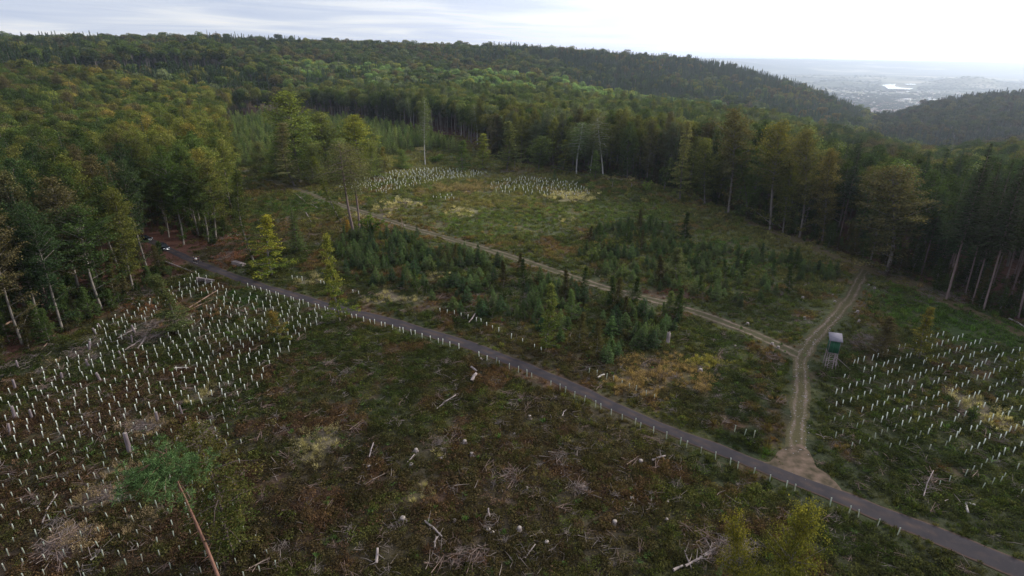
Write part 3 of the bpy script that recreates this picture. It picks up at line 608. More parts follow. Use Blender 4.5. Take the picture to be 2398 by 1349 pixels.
def mat_track(name, rut, mid, stone=.0, soft=.45):
    m, t, o = newmat(name); b = N(t, 'ShaderNodeBsdfPrincipled'); b.inputs['Roughness'].default_value = .95; b.inputs['Specular IOR Level'].default_value = .1
    ge = N(t, 'ShaderNodeNewGeometry'); at = N(t, 'ShaderNodeAttribute', attribute_name='across'); s = N(t, 'ShaderNodeSeparateXYZ'); t.links.new(at.outputs['Vector'], s.inputs[0])
    n1 = N(t, 'ShaderNodeTexNoise', i_Scale=.5, i_Detail=5.0, i_Roughness=.7); n2 = N(t, 'ShaderNodeTexNoise', i_Scale=2.6, i_Detail=5.0, i_Roughness=.75); vo = N(t, 'ShaderNodeTexVoronoi', i_Scale=2.3)
    for n in (n1, n2, vo): t.links.new(ge.outputs['Position'], n.inputs['Vector'])
    ax = mathn(t, 'ABSOLUTE', mathn(t, 'ADD', s.outputs[0], mathn(t, 'MULTIPLY', mathn(t, 'SUBTRACT', n1.outputs[0], .5), .35)))
    d = mathn(t, 'ABSOLUTE', mathn(t, 'SUBTRACT', ax, .5)); n3 = N(t, 'ShaderNodeTexNoise', i_Scale=.16, i_Detail=3.0); t.links.new(ge.outputs['Position'], n3.inputs['Vector'])
    fade = mathn(t, 'ADD', 1 - soft, mathn(t, 'MULTIPLY', mathn(t, 'SUBTRACT', n3.outputs[0], .40), 5 * soft, clamp=True), clamp=True)
    r_ = mathn(t, 'MULTIPLY', mathn(t, 'SUBTRACT', .27, mathn(t, 'ADD', d, mathn(t, 'ADD', mathn(t, 'MULTIPLY', mathn(t, 'SUBTRACT', n2.outputs[0], .5), .9), mathn(t, 'MULTIPLY', mathn(t, 'SUBTRACT', n1.outputs[0], .45), .7)))), 4, clamp=True); r_ = mathn(t, 'MULTIPLY', r_, fade)
    c = mixc(t, mathn(t, 'MULTIPLY', mathn(t, 'SUBTRACT', n2.outputs[0], .4), 4, clamp=True), tuple(x * .6 for x in mid), mid)
    c = mixc(t, r_, c, rut)
    if stone:
        st = mathn(t, 'MULTIPLY', mathn(t, 'LESS_THAN', vo.outputs['Distance'], .3), mathn(t, 'MULTIPLY', r_, mathn(t, 'MULTIPLY', mathn(t, 'SUBTRACT', n1.outputs[0], .45), 5, clamp=True)))
        c = mixc(t, mathn(t, 'MULTIPLY', st, stone), c, (.48, .45, .44))
    t.links.new(c, b.inputs['Base Color']); bp = N(t, 'ShaderNodeBump'); bp.inputs['Strength'].default_value = .7; bp.inputs['Distance'].default_value = .2; t.links.new(n2.outputs[0], bp.inputs['Height']); t.links.new(bp.outputs[0], b.inputs['Normal'])
    t.links.new(b.outputs[0], o.inputs[0]); return m
ribbon('forest_road', ROAD, RW, mat_road(), z=.10, jit=.34)
ribbon('dirt_track', TR1, TW1, mat_track('track_soil', (.18, .135, .108), (.075, .07, .035)), z=.06, jit=.7)
ribbon('dirt_track', TR2, TW2, mat_track('track_stones', (.15, .112, .09), (.085, .075, .036), .9), z=.064, jit=.7)
ribbon('dirt_track', TR3, TW3, mat_track('track_grass', (.13, .085, .055), (.12, .10, .05), 0, .9), z=.068, jit=.7)
# the flared mouth where the track meets the road
fl = smooth_path([(1850, 1075, 25), (1862, 1098, 42), (1876, 1120, 75), (1888, 1134, 100)])
FLP = poly_px([(1832, 1052), (1800, 1080), (1765, 1092), (1830, 1112), (1920, 1148), (1990, 1172), (1960, 1130), (1910, 1095), (1893, 1050), (1862, 1040)])
fm = MB(); ctr = FLP.mean(0); ring = []
for i in range(len(FLP)):
    a, b = FLP[i], FLP[(i + 1) % len(FLP)]
    for q in range(4): ring.append(a + (b - a) * q / 4)
ring = np.array(ring); ring += rs.normal(size=ring.shape) * .18; V = []
for s_ in (1, .66, .33): V.append(ctr + (ring - ctr) * s_)
V = np.concatenate(V + [[ctr]]); nn_ = len(ring); F = []
for L_ in range(2):
    for k in range(nn_): F.append([L_ * nn_ + k, L_ * nn_ + (k + 1) % nn_, (L_ + 1) * nn_ + (k + 1) % nn_, (L_ + 1) * nn_ + k])
for k in range(nn_): F.append([2 * nn_ + k, 2 * nn_ + (k + 1) % nn_, 3 * nn_, 3 * nn_])
fm.add(np.stack([V[:, 0], V[:, 1], h(V[:, 0], V[:, 1]) + .08], 1), F)
o = fm.obj('track_mouth', pmat('mouth_soil', (.06, .052, .028), .95, .4, .9, bump=.6, spec=.1, c2=(.15, .105, .08)), smooth=True); tag(o, kind='structure')

# ------------------------------------------------------------------ scatter (geometry nodes, one object per kind of stuff)
def scatter(name, label, protos, P, idx, scl, tint, tip, rotz=None, tilt=.12, rnd=np.random.RandomState(3)):
    P = np.asarray(P, float); n = len(P)
    me = bpy.data.meshes.new(name); me.vertices.add(n); me.vertices.foreach_set('co', P.ravel())
    def att(nm, ty, dat, f):
        a = me.attributes.new(nm, ty, 'POINT'); a.data.foreach_set(f, dat)
    scl = np.asarray(scl, float); scl = np.stack([scl] * 3, 1) if scl.ndim == 1 else scl
    att('idx', 'INT', np.asarray(idx).astype(np.int32), 'value'); att('scl', 'FLOAT_VECTOR', scl.astype(np.float32).ravel(), 'vector')
    rot = np.stack([rnd.uniform(-tilt, tilt, n), rnd.uniform(-tilt, tilt, n), rnd.uniform(0, 6.283, n) if rotz is None else rotz], 1)
    att('rot', 'FLOAT_VECTOR', rot.astype(np.float32).ravel(), 'vector')
    one = np.ones((n, 1)); att('tint', 'FLOAT_COLOR', np.concatenate([tint, one], 1).astype(np.float32).ravel(), 'color'); att('tip', 'FLOAT_COLOR', np.concatenate([tip, one], 1).astype(np.float32).ravel(), 'color')
    o = link(name, me); tag(o, label, kind='stuff')
    c = bpy.data.collections.new(name + '_kinds')
    for i, m in enumerate(protos):
        q = bpy.data.objects.new('%s_kind_%02d' % (name, i), m); c.objects.link(q)
    ng = bpy.data.node_groups.new(name, 'GeometryNodeTree'); ng.interface.new_socket('Geometry', in_out='INPUT', socket_type='NodeSocketGeometry'); ng.interface.new_socket('Geometry', in_out='OUTPUT', socket_type='NodeSocketGeometry')
    gi = ng.nodes.new('NodeGroupInput'); go = ng.nodes.new('NodeGroupOutput'); ip = ng.nodes.new('GeometryNodeInstanceOnPoints')
    ci = ng.nodes.new('GeometryNodeCollectionInfo'); ci.inputs['Collection'].default_value = c; ci.inputs['Separate Children'].default_value = True; ci.inputs['Reset Children'].default_value = True
    def na(nm, ty):
        a = ng.nodes.new('GeometryNodeInputNamedAttribute'); a.data_type = ty; a.inputs[0].default_value = nm; return a.outputs[0]
    L = ng.links.new; L(gi.outputs[0], ip.inputs['Points']); L(ci.outputs[0], ip.inputs['Instance']); ip.inputs['Pick Instance'].default_value = True
    L(na('idx', 'INT'), ip.inputs['Instance Index']); L(na('scl', 'FLOAT_VECTOR'), ip.inputs['Scale'])
    e2r = ng.nodes.new('FunctionNodeEulerToRotation'); L(na('rot', 'FLOAT_VECTOR'), e2r.inputs[0]); L(e2r.outputs[0], ip.inputs['Rotation']); L(ip.outputs[0], go.inputs[0])
    md = o.modifiers.new('scatter', 'NODES'); md.node_group = ng; return o
def merged(key):
    p = PROTO[key]; mb = MB()
    for k, s in ((0, p['T']), (1, p['C'])):
        for v, f, a, hh in zip(s.v, s.f, s.a, s.hh): pass
    T, Cw = p['T'], p['C']; mb.v = T.v + Cw.v; nT = T.n; mb.f = list(T.f) + [q + nT for q in Cw.f]; mb.m = [np.zeros(len(q), int) for q in T.f] + [np.ones(len(q), int) for q in Cw.f]
    mb.a = T.a + Cw.a; mb.hh = T.hh + Cw.hh; mb.n = T.n + Cw.n
    return mb.data(key + '_whole', [p['mt'], p['ml']])

# ------------------------------------------------------------------ hand placed trees, read off the photograph
MAN = []
def T(name, key, bx, by, ty, w, pal, label, tx=None, group=None, cat='tree', base=None):
    p = G(bx, by) if base is None else base
    if tx is None: zt = ztop(p.x, p.y, ty); tip = None; hg = zt - p.z
    else:
        d = ray(tx, ty); t = p.y / d[1]; tip = Vector((d[0] * t, p.y, HCAM + d[2] * t)); hg = (tip - p).length
    zc = p.y * CP - (p.z - HCAM) * SP
    o = plant_tree(name, key, p, hg, (w * zc / FPX) if w else None, pal, label, cat, group, tip)
    MAN.append((p.x, p.y)); return o
# foreground left
T('pine_tree', 'pine', 516, 1362, 1045, 150, ((.04, .075, .03), (.07, .11, .045)), 'slender orange-barked pine leaning up from the bottom edge among tree guards', tx=388)
T('beech_tree', 'sparse0', 545, 1293, 1005, 165, ((.04, .055, .016), (.10, .075, .025)), 'thin olive-leaved beech arching left beside the orange-barked pine', tx=420)
T('young_beech', 'young1', 566, 1250, 1196, 34, 'lime', 'tiny yellow-green beech just right of the arching beech')
T('young_beech', 'bush0', 1828, 1440, 1190, 145, ((.05, .06, .015), (.17, .15, .028)), 'bushy yellow-green young beech at bottom edge below the road')
T('young_beech', 'bush1', 1755, 1450, 1222, 105, ((.05, .06, .015), (.18, .15, .028)), 'smaller golden young beech at bottom edge, left of the bushier one', tx=1712)
# left middle
T('young_beech', 'slim1', 414, 782, 645, 74, ((.05, .065, .026), (.08, .085, .035)), 'thin grey-green sapling standing in the tree guards below the log rack')
T('young_beech', 'young1', 652, 797, 726, 58, ((.05, .07, .02), (.19, .12, .03)), 'rounded green bush with orange top inside the left planting')
T('young_beech', 'young0', 797, 755, 545, 66, ((.06, .085, .02), (.20, .19, .04)), 'yellow-topped young beech leaning by the road bend', tx=768)
T('young_beech', 'young1', 638, 645, 508, 92, ((.07, .10, .02), (.27, .22, .035)), 'bright yellow and lime young beech right of the log pile')
T('larch_tree', 'slim0', 594, 612, 398, 58, ((.04, .06, .02), (.07, .085, .025)), 'dark slim larch rising beside the log pile', tx=560)
T('spruce_tree', 'darkspruce0', 697, 592, 470, 52, ((.035, .055, .02), (.06, .08, .025)), 'lone dark green spruce in brush between the two left tracks')
T('beech_tree', 'slim1', 800, 522, 372, 40, ((.06, .08, .02), (.12, .13, .03)), 'leaning leafy column-shaped beech beside the dirt track', tx=716)
T('larch_tree', 'larch0', 829, 550, 325, 120, ((.075, .085, .035), (.12, .115, .05)), 'left of twin tall bare-stemmed larches by the dirt track', tx=788)
T('larch_tree', 'larch0', 842, 541, 335, 100, ((.075, .085, .035), (.12, .115, .05)), 'right of twin tall bare-stemmed larches by the dirt track', tx=808)
T('young_beech', 'shrub0', 866, 548, 500, 78, ((.05, .085, .02), (.11, .15, .03)), 'domed bright green bush at the foot of the twin larches')
T('young_beech', 'young0', 812, 545, 515, 24, 'orange', 'small orange bush left of the twin larch stems')
T('spruce_tree', 'darkspruce1', 884, 412, 318, 48, ((.045, .055, .024), (.07, .075, .03)), 'brownish dark spruce at left end of the far tree guards')
T('beech_tree', 'edge0', 703, 425, 212, 128, ((.07, .10, .026), (.16, .17, .045)), 'tallest yellow-green beech of the clump before the thicket')
T('beech_tree', 'slim0', 690, 436, 285, 62, ((.09, .10, .045), (.17, .14, .07)), 'pale straw-green thin beech in front of the tall clump beech', tx=664)
T('beech_tree', 'edge1', 845, 405, 268, 88, ((.085, .11, .022), (.24, .22, .04)), 'golden beech left of the brownish dark spruce', tx=838)
T('beech_tree', 'edge2', 775, 410, 262, 100, ((.08, .10, .032), (.16, .16, .05)), 'olive beech between the tallest clump beech and the golden beech')
T('beech_tree', 'young0', 905, 400, 344, 34, 'gold', 'small golden beech right of the brownish dark spruce')
T('birch_tree', 'birch0', 996, 388, 224, 34, ((.075, .09, .04), (.10, .12, .055)), 'lone tall white-stemmed birch at the back of the far tree guards')
T('birch_tree', 'slim1', 733, 385, 318, 34, ((.09, .12, .035), (.15, .17, .05)), 'pale thin birch right of the tallest clump beech')
for (bx, by, ty, w_, pl_, tx_, lb) in ((650, 418, 322, 56, ((.085, .12, .035), (.16, .19, .06)), 645, 'light green young beech at left foot of the tallest clump beech'), (735, 432, 338, 60, ((.075, .10, .032), (.13, .15, .05)), 730, 'low olive young beech right of the straw-green thin beech'), (795, 428, 330, 58, ((.07, .10, .034), (.15, .17, .055)), 790, 'rounded pale green young beech under the olive clump beech'),
   (868, 420, 335, 46, ((.08, .11, .035), (.20, .19, .05)), 866, 'yellowish young beech between golden beech and brownish spruce'), (610, 402, 335, 50, ((.07, .09, .03), (.14, .12, .05)), 606, 'brownish green bushy young beech at left end of the clump'), (665, 405, 300, 52, ((.08, .11, .035), (.15, .17, .05)), 662, 'leafy light beech behind the straw-green thin beech'), (940, 396, 352, 40, ((.07, .11, .03), (.12, .15, .04)), 940, 'small bright bush just behind the far left tree guards')):
    T('young_beech', 'bush%d' % random.randrange(2), bx, by, ty, w_ * 1.15, pl_, lb, tx=tx_)
# middle far
T('young_beech', 'young0', 1130, 398, 312, 56, ((.06, .09, .025), (.17, .18, .04)), 'yellow-tipped young beech left of the path gap at the far edge')
T('beech_tree', 'slim0', 1186, 400, 283, 56, ((.065, .09, .03), (.13, .14, .045)), 'slender pale green beech beside the path gap at the far edge')
T('young_beech', 'young1', 1085, 400, 330, 60, ((.055, .085, .026), (.09, .12, .035)), 'low spreading green beech behind the far tree guards')
T('young_beech', 'shrub1', 1020, 382, 362, 60, ((.06, .10, .022), (.10, .14, .03)), 'low bright green bush row right of the white birch')
T('beech_tree', 'edge1', 1262, 402, 318, 64, ((.06, .085, .028), (.14, .15, .045)), 'rounded green beech right of the path gap')
T('young_beech', 'young0', 1316, 408, 328, 52, ((.05, .075, .028), (.19, .18, .035)), 'dull beech with one yellow bough right of the path gap')
T('birch_tree', 'birch1', 1350, 408, 284, 58, ((.09, .12, .055), (.12, .15, .07)), 'pale green birch, left of the birch pair before the dark wood')
T('birch_tree', 'birch0', 1382, 405, 292, 34, ((.09, .11, .055), (.13, .14, .07)), 'thin birch with white stem between two pale birches')
T('birch_tree', 'birch1', 1412, 412, 265, 56, ((.085, .11, .05), (.15, .14, .07)), 'pale birch with straw top before the dark wood', tx=1410)
T('young_beech', 'young1', 1392, 420, 352, 44, ((.075, .115, .035), (.12, .16, .05)), 'fresh green young birch bush at foot of the pale birches')
T('young_beech', 'shrub2', 1380, 448, 425, 40, ((.08, .12, .03), (.14, .17, .04)), 'yellow-green bush at right end of the second far planting')
T('young_beech', 'young0', 1298, 425, 398, 16, ((.05, .08, .03), (.08, .11, .04)), 'small green sapling behind the second far planting')
T('young_beech', 'shrub0', 1515, 448, 422, 34, ((.09, .13, .03), (.15, .19, .05)), 'yellow-green round bush at far right edge of clearing')
T('young_beech', 'shrub1', 1555, 445, 370, 44, ((.045, .07, .03), (.08, .10, .04)), 'grey-green young tree with pale stem before the dark wood')
# right edge
T('beech_tree', 'slim0', 1592, 468, 280, 50, ((.09, .11, .04), (.17, .15, .065)), 'straw-topped slender beech at the right wood edge', tx=1610)
T('beech_tree', 'edge0', 1650, 478, 322, 62, ((.065, .09, .028), (.16, .16, .04)), 'yellow-green beech beside the straw-topped beech', tx=1662)
T('beech_tree', 'beech1', 1705, 500, 252, 92, ((.07, .075, .032), (.14, .105, .048)), 'beech with rusty orange top at the right wood edge', tx=1722)
T('beech_tree', 'slim1', 1748, 505, 345, 54, ((.07, .10, .035), (.12, .14, .045)), 'light green slim beech below the rusty-topped beech', tx=1752)
T('beech_tree', 'beech2', 1803, 538, 285, 96, ((.065, .07, .024), (.15, .12, .035)), 'olive-gold beech on a pale grey trunk at right edge', tx=1838)
T('beech_tree', 'beech0', 1872, 556, 300, 84, ((.065, .068, .026), (.12, .105, .04)), 'brownish olive beech right of the pale grey trunk', tx=1900)
T('beech_tree', 'edge2', 1925, 566, 345, 62, ((.065, .068, .026), (.14, .105, .042)), 'coppery beech left of the leaning snag tree', tx=1950)
T('spruce_tree', 'spruce2', 1962, 575, 322, 44, ((.02, .032, .02), (.03, .045, .024)), 'thin dark spruce with pale bare stem above the right wood', tx=2020)
T('beech_tree', 'beech1', 2076, 640, 388, 158, ((.05, .055, .024), (.13, .10, .05)), 'broad spreading pale beech at the right wood edge', tx=2108)
T('beech_tree', 'slim0', 2036, 622, 420, 46, ((.045, .055, .022), (.07, .075, .03)), 'thin-stemmed small beech left of the broad pale beech', tx=2060)
T('dead_spruce', 'sapling0', 2076, 648, 612, 16, ((.035, .028, .02), (.05, .035, .025)), 'small dark dead conifer before the right wood')
for (bx, by, tx_, ty, w_, lb) in [(2216, 702, 2322, 338, 100, 'leftmost tall spruce of the bare-stemmed row at right edge'), (2260, 690, 2345, 375, 66, 'second tall spruce of the bare-stemmed row, thinner'), (2276, 712, 2372, 380, 70, 'third tall spruce of the bare-stemmed row at right'),
   (2302, 728, 2412, 345, 86, 'fourth tall spruce, thick leaning-looking stem at right'), (2342, 708, 2440, 360, 76, 'fifth tall spruce behind the thick-stemmed one'), (2366, 700, 2452, 390, 60, 'thin tall spruce deep in the right row'), (2384, 745, 2480, 350, 84, 'rightmost tall spruce of the bare-stemmed row'), (2440, 770, 2560, 340, 90, 'tall spruce whose crown pokes in at the right frame edge')]:
    T('spruce_tree', 'spruce%d' % random.randrange(3), bx, by, ty, w_, ((.02, .03, .014), (.034, .045, .02)), lb, tx=tx_)
T('young_beech', 'young0', 2048, 836, 742, 78, ((.06, .055, .028), (.09, .07, .035)), 'dull brown thin-leaved sapling behind the green hunting hide')
T('young_beech', 'young1', 2152, 838, 725, 66, ((.08, .085, .022), (.22, .18, .035)), 'yellow sapling among ferns right of the hunting hide')
T('young_beech', 'shrub2', 2275, 990, 945, 46, ((.035, .055, .018), (.05, .07, .02)), 'dark green bush in dry grass of the right planting')
T('young_beech', 'shrub0', 2372, 895, 830, 60, ((.06, .075, .02), (.10, .11, .03)), 'olive bush at right frame edge of the planting')
T('young_beech', 'sapling2', 2163, 905, 880, 30, ((.05, .075, .02), (.09, .11, .03)), 'small olive bush among right tree guards')
T('young_beech', 'young0', 1277, 822, 664, 66, ((.055, .085, .022), (.13, .13, .04)), 'lone leafy green young beech right of the row of guards above the road')
T('young_beech', 'young1', 1336, 752, 676, 46, ((.065, .095, .035), (.10, .13, .045)), 'light green young beech among dark spruces by the track')
T('young_beech', 'shrub1', 1520, 812, 745, 32, ((.05, .075, .03), (.08, .11, .04)), 'grey-green young birch on thin white stem near the split stump')
T('young_beech', 'young0', 1562, 742, 680, 44, ((.07, .095, .035), (.11, .13, .045)), 'pale young willow at the right end of the spruce thicket')
T('young_beech', 'young1', 1585, 665, 585, 80, ((.06, .075, .03), (.10, .10, .045)), 'large grey-green young willow on far side of the dirt track')
T('young_beech', 'shrub0', 1238, 588, 562, 34, ((.07, .09, .03), (.11, .12, .04)), 'olive bush above the dirt track')
T('young_beech', 'shrub2', 1207, 560, 540, 32, ((.10, .12, .045), (.15, .16, .06)), 'pale yellow-green bush in the middle of clearing')
T('young_beech', 'shrub1', 1386, 616, 578, 46, ((.065, .09, .03), (.11, .13, .045)), 'light green bush at left of the second spruce group')
T('young_beech', 'shrub0', 1782, 582, 560, 34, ((.11, .12, .04), (.17, .17, .06)), 'pale yellow bush on the far slope of the clearing')
T('young_beech', 'shrub2', 1460, 660, 618, 34, ((.07, .10, .032), (.10, .13, .04)), 'round light bush beside the dirt track')

# two conifers standing clear of the skyline
for px_, w_, top_, lb in ((487, 11, 69, 'thin dark conifer poking above the skyline at upper left'), (508, 22, 73, 'broader dark conifer above the skyline, right of the thin one'), (1197, 9, 92, 'needle-thin dark conifer on the skyline at centre')):
    a_ = az_of(px_, 90); x_, y_ = 1290 * math.sin(a_), 1290 * math.cos(a_); z0_ = float(h(x_, y_)); zt_ = ztop(x_, y_, top_)
    plant_tree('spruce_tree', 'darkspruce0', (x_, y_, z0_), max(24, zt_ - z0_), w_ * 1290 / FPX * 1.1, ((.01, .016, .012), (.015, .022, .016)), lb)
# ------------------------------------------------------------------ young spruces
SA = poly_px([(790, 585), (830, 545), (960, 548), (1060, 585), (1180, 628), (1290, 665), (1400, 700), (1500, 728), (1590, 740), (1588, 775), (1500, 850), (1440, 858), (1380, 838), (1300, 790), (1200, 745), (1100, 745), (1000, 712), (930, 672), (860, 668), (800, 650)])
SB = poly_px([(1350, 600), (1400, 540), (1480, 515), (1570, 535), (1650, 580), (1760, 600), (1850, 610), (1960, 640), (1950, 665), (1880, 665), (1830, 705), (1740, 720), (1620, 700), (1500, 670), (1400, 640)])
SC = poly_px([(560, 395), (545, 340), (535, 285), (640, 272), (760, 280), (880, 292), (990, 318), (1060, 345), (1080, 365), (990, 352), (900, 368), (830, 385), (760, 400), (660, 400)])
def poisson(poly, n, dmin, seed, wfun=None):
    g = np.random.RandomState(seed); lo, hi = poly.min(0), poly.max(0); out = []
    for _ in range(n * 60):
        p = lo + g.rand(2) * (hi - lo)
        if not inside(poly, p[0], p[1])[0]: continue
        if wfun and g.rand() > wfun(p): continue
        if out and np.min(np.hypot(*(np.array(out) - p).T)) < dmin: continue
        out.append(p)
        if len(out) >= n: break
    return np.array(out)
def okroad(p): return min(dist_path(p[0], p[1], X)[0] for X in (ROAD, TR1, TR2)) > 3.2
def clump(s, th_): return lambda p: float(np.clip((fbm(p[0], p[1], s, 91, 2) - th_ + .05) * 6, .18, 1)) * okroad(p)
nsap = 0
for poly, n, dm, hs_, lab, pals, wf, sd_ in (
    (SA, 195, 1.6, (1.9, 4.8), 'dark young spruce in the dense belt between road and dirt track', ('yspr', 'spruce', 'blue', 'yspr', 'lyspr'), clump(9, .40), 1),
    (SB, 96, 1.7, (2.2, 4.4), 'young spruce in the loose group beyond the dirt track', ('yspr', 'lyspr', 'lyspr', 'lyspr', 'blue'), clump(10, .42), 2),
    (CLEAR, 12, 8, (1.0, 2.2), 'small scattered young spruce on the open clearing', ('yspr', 'lyspr', 'blue'), lambda p: float(okroad(p) and 110 < math.hypot(*p) < 290 and not inside(FIELD_F1, *p)[0] and not inside(FIELD_F2, *p)[0]), 3)):
    for p in poisson(poly, n, dm, sd_, wf):
        hh_ = random.uniform(*hs_) * .88; k_ = 'sapling%d' % random.randrange(4)
        plant_tree('young_spruce', k_, (p[0], p[1], float(h(*p)) - .05), hh_, hh_ * random.uniform(.7, 1.0), random.choice(pals), lab, 'young spruce', lab, kvar=.25); nsap += 1
tg = np.concatenate([poisson(SC, 1100, 2.3, 4, None), poisson(SA, 110, 1.3, 14, clump(13, .42)), poisson(SB, 130, 1.3, 15, clump(10, .44))])
print('saplings', nsap, 'thicket', len(tg))
gz = h(tg[:, 0], tg[:, 1]); g_ = np.random.RandomState(8); m_ = len(tg)
kin = [merged('sapling0'), merged('sapling1'), merged('sapling2'), merged('sapling3'), merged('young0'), merged('young1')]
ix = np.where(g_.rand(m_) < .78, g_.randint(0, 4, m_), g_.randint(4, 6, m_)); in_far = np.arange(m_) < m_ - 240; sc_ = np.where(ix < 4, g_.uniform(1.5, 2.6, m_), g_.uniform(.6, 1.2, m_)) * np.where(in_far, 1, .42)
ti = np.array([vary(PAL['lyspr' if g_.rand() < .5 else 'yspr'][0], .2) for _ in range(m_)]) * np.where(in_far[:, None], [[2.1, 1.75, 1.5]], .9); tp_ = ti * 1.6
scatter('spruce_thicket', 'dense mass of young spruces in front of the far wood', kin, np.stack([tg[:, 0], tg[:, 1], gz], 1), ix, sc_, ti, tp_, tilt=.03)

# ------------------------------------------------------------------ the woods around the clearing
g_ = np.random.RandomState(12)
# front edge trees, one by one along the wood's edge
cand = []
ang = np.radians(50); S_ = 7.0
xs = np.arange(-620, 620, S_); ys = np.arange(20, 660, S_); XX, YY = np.meshgrid(xs, ys); XX = XX + (np.arange(len(ys)) % 2)[:, None] * S_ / 2
XX = (XX + g_.uniform(-2.4, 2.4, XX.shape)).ravel(); YY = (YY + g_.uniform(-2.4, 2.4, YY.shape)).ravel()
rr_ = np.hypot(XX, YY); aa_ = np.arctan2(XX, YY); ok = (np.abs(aa_) < ang) & (rr_ < 640) & (rr_ > 60) & ~inside(CLEAR, XX, YY)
XX, YY, rr_, aa_ = XX[ok], YY[ok], rr_[ok], aa_[ok]; dd = dist_poly(CLEAR, XX, YY)
ok = (dd > 1.2) & (dist_path(XX, YY, ROAD) > 3.6); XX, YY, rr_, aa_, dd = XX[ok], YY[ok], rr_[ok], aa_[ok], dd[ok]
mp_ = np.array(MAN); near = np.array([np.min(np.hypot(mp_[:, 0] - x, mp_[:, 1] - y)) for x, y in zip(XX, YY)]); ok = near > 4.0
XX, YY, rr_, aa_, dd = XX[ok], YY[ok], rr_[ok], aa_[ok], dd[ok]
order = np.argsort(rr_ + 2.5 * dd); ZZ = h(XX, YY)
PXc = np.array([proj(x, y, z + 20)[0] for x, y, z in zip(XX, YY, ZZ)])
def kindpal(x, y, r, pc, d, g):
    """which tree grows here and in what colour"""
    n = float(fbm(x, y, 45, 33, 2)); q = g.rand()
    if pc > 2130 and r < 230: k = 'spruce%d' % g.randint(3) if q < .6 else ('darkspruce%d' % g.randint(2) if q < .75 else 'beech%d' % g.randint(5)); pal = 'spruce' if q < .75 else 'dark'
    elif q < (.22 if n > .55 else .07): k = 'darkspruce%d' % g.randint(2); pal = 'spruce'
    elif q > .96 and pc > 560: k = 'birch%d' % g.randint(2); pal = 'birch'
    else:
        k = ('edge%d' % g.randint(3)) if (d < 10 and g.rand() < (.8 if pc > 560 else .25)) else 'beech%d' % g.randint(5)
        if pc < 330 and r < 230: pal = ['dark', 'deep', 'deep', 'dark', 'brown', 'olive'][g.randint(6)]  # deep shade of the left front wood is put into the leaf tints
        elif pc < 560:
            w = np.clip((pc - 60) / 300, 0, 1); ch = ['dark', 'green', 'olive', 'green', 'olive', 'dark', 'brown'] if g.rand() > w * .7 else ['lime', 'gold', 'olive', 'lime', 'green', 'lime']
            pal = ch[g.randint(len(ch))]
        elif pc > 1900: pal = ['dark', 'deep', 'olive', 'brown', 'dark'][g.randint(5)]
        elif r > 380: pal = ['green', 'olive', 'grey', 'dark', 'birch', 'green', 'lime'][g.randint(7)]
        else: pal = ['dark', 'olive', 'brown', 'green', 'olive', 'grey', 'grey'][g.randint(7)]
        if r > 260 and d > 14 and g.rand() < .8: k = 'round%d' % g.randint(4)
    return k, pal
SIDE = lambda pc: 'of the left wood' if pc < 560 else ('of the far wood behind the thicket' if pc < 1100 else ('of the right wood' if pc > 1700 else 'of the wood behind the clearing'))
LOOK = dict(dark='dark green', green='mid green', deep='very dark green', olive='olive', lime='yellow-green', gold='golden', rust='rust-tinged', brown='brownish', grey='grey-green', birch='pale green', spruce='dark')
KN = dict(beech='beech_tree', round='beech_tree', edge='beech_tree', darkspruce='spruce_tree', spruce='spruce_tree', birch='birch_tree')
cnt = {}; used = np.zeros(len(XX), bool)
for i in order:
    k, pal = kindpal(XX[i], YY[i], rr_[i], PXc[i], dd[i], g_)
    nm = KN[k[:-1]]
    if nm == 'beech_tree' and cnt.get(nm, 0) >= 245: continue
    if nm != 'beech_tree' and cnt.get(nm, 0) >= 60: continue
    if rr_[i] + 2.5 * dd[i] > 420: break
    bx_, by_ = proj(XX[i], YY[i], ZZ[i])
    if 345 < bx_ < 480 and by_ > 586: used[i] = True; continue
    px_, py_ = proj(XX[i], YY[i], ZZ[i] + 15)
    if px_ < -260 or px_ > 2660: continue
    cnt[nm] = cnt.get(nm, 0) + 1; used[i] = True
    first = dd[i] < 8
    lab = '%s %s %s %s' % (LOOK[pal], nm.split('_')[0], 'on the front edge' if first else 'deep inside', SIDE(PXc[i]))
    H_ = g_.uniform(25, 31) * (.9 if first else 1) * (.86 if PXc[i] > 1900 else 1); H_ = H_ + 2 if 'spruce' in k else H_
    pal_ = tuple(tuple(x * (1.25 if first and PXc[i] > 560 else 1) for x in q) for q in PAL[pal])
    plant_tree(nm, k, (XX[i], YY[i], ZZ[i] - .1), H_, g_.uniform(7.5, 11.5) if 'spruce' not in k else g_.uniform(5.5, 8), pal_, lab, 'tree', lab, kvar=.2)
print('single trees', cnt)
rest = ~used
kin = [merged('beech%d' % i) for i in range(5)] + [merged('edge0'), merged('edge1')] + [merged('darkspruce0'), merged('darkspruce1')] + [merged('birch0'), merged('larch0')] + [merged('round%d' % i) for i in range(4)]
KI = {('beech%d' % i): i for i in range(5)}; KI.update(round0=11, round1=12, round2=13, round3=14, edge0=5, edge1=6, edge2=5, darkspruce0=7, darkspruce1=8, spruce0=7, spruce1=8, spruce2=7, birch0=9, birch1=9)
ids, scs, tis, tps = [], [], [], []
for i in np.where(rest)[0]:
    k, pal = kindpal(XX[i], YY[i], rr_[i], PXc[i], 99, g_); a, b = PAL[pal]
    ids.append(KI[k]); H_ = g_.uniform(23, 31) * (.9 if PXc[i] > 1900 else 1); nomH = 28 if KI[k] < 5 else 26; w_ = g_.uniform(.8, 1.12); scs.append((w_, w_, H_ / nomH)); tis.append(vary(a, .2)); tps.append(vary(b, .2))
scatter('woodland', 'closed mass of mixed trees behind the wood edge', kin, np.stack([XX[rest], YY[rest], ZZ[rest] - .1], 1), ids, np.array(scs), np.array(tis), np.array(tps), tilt=.03)

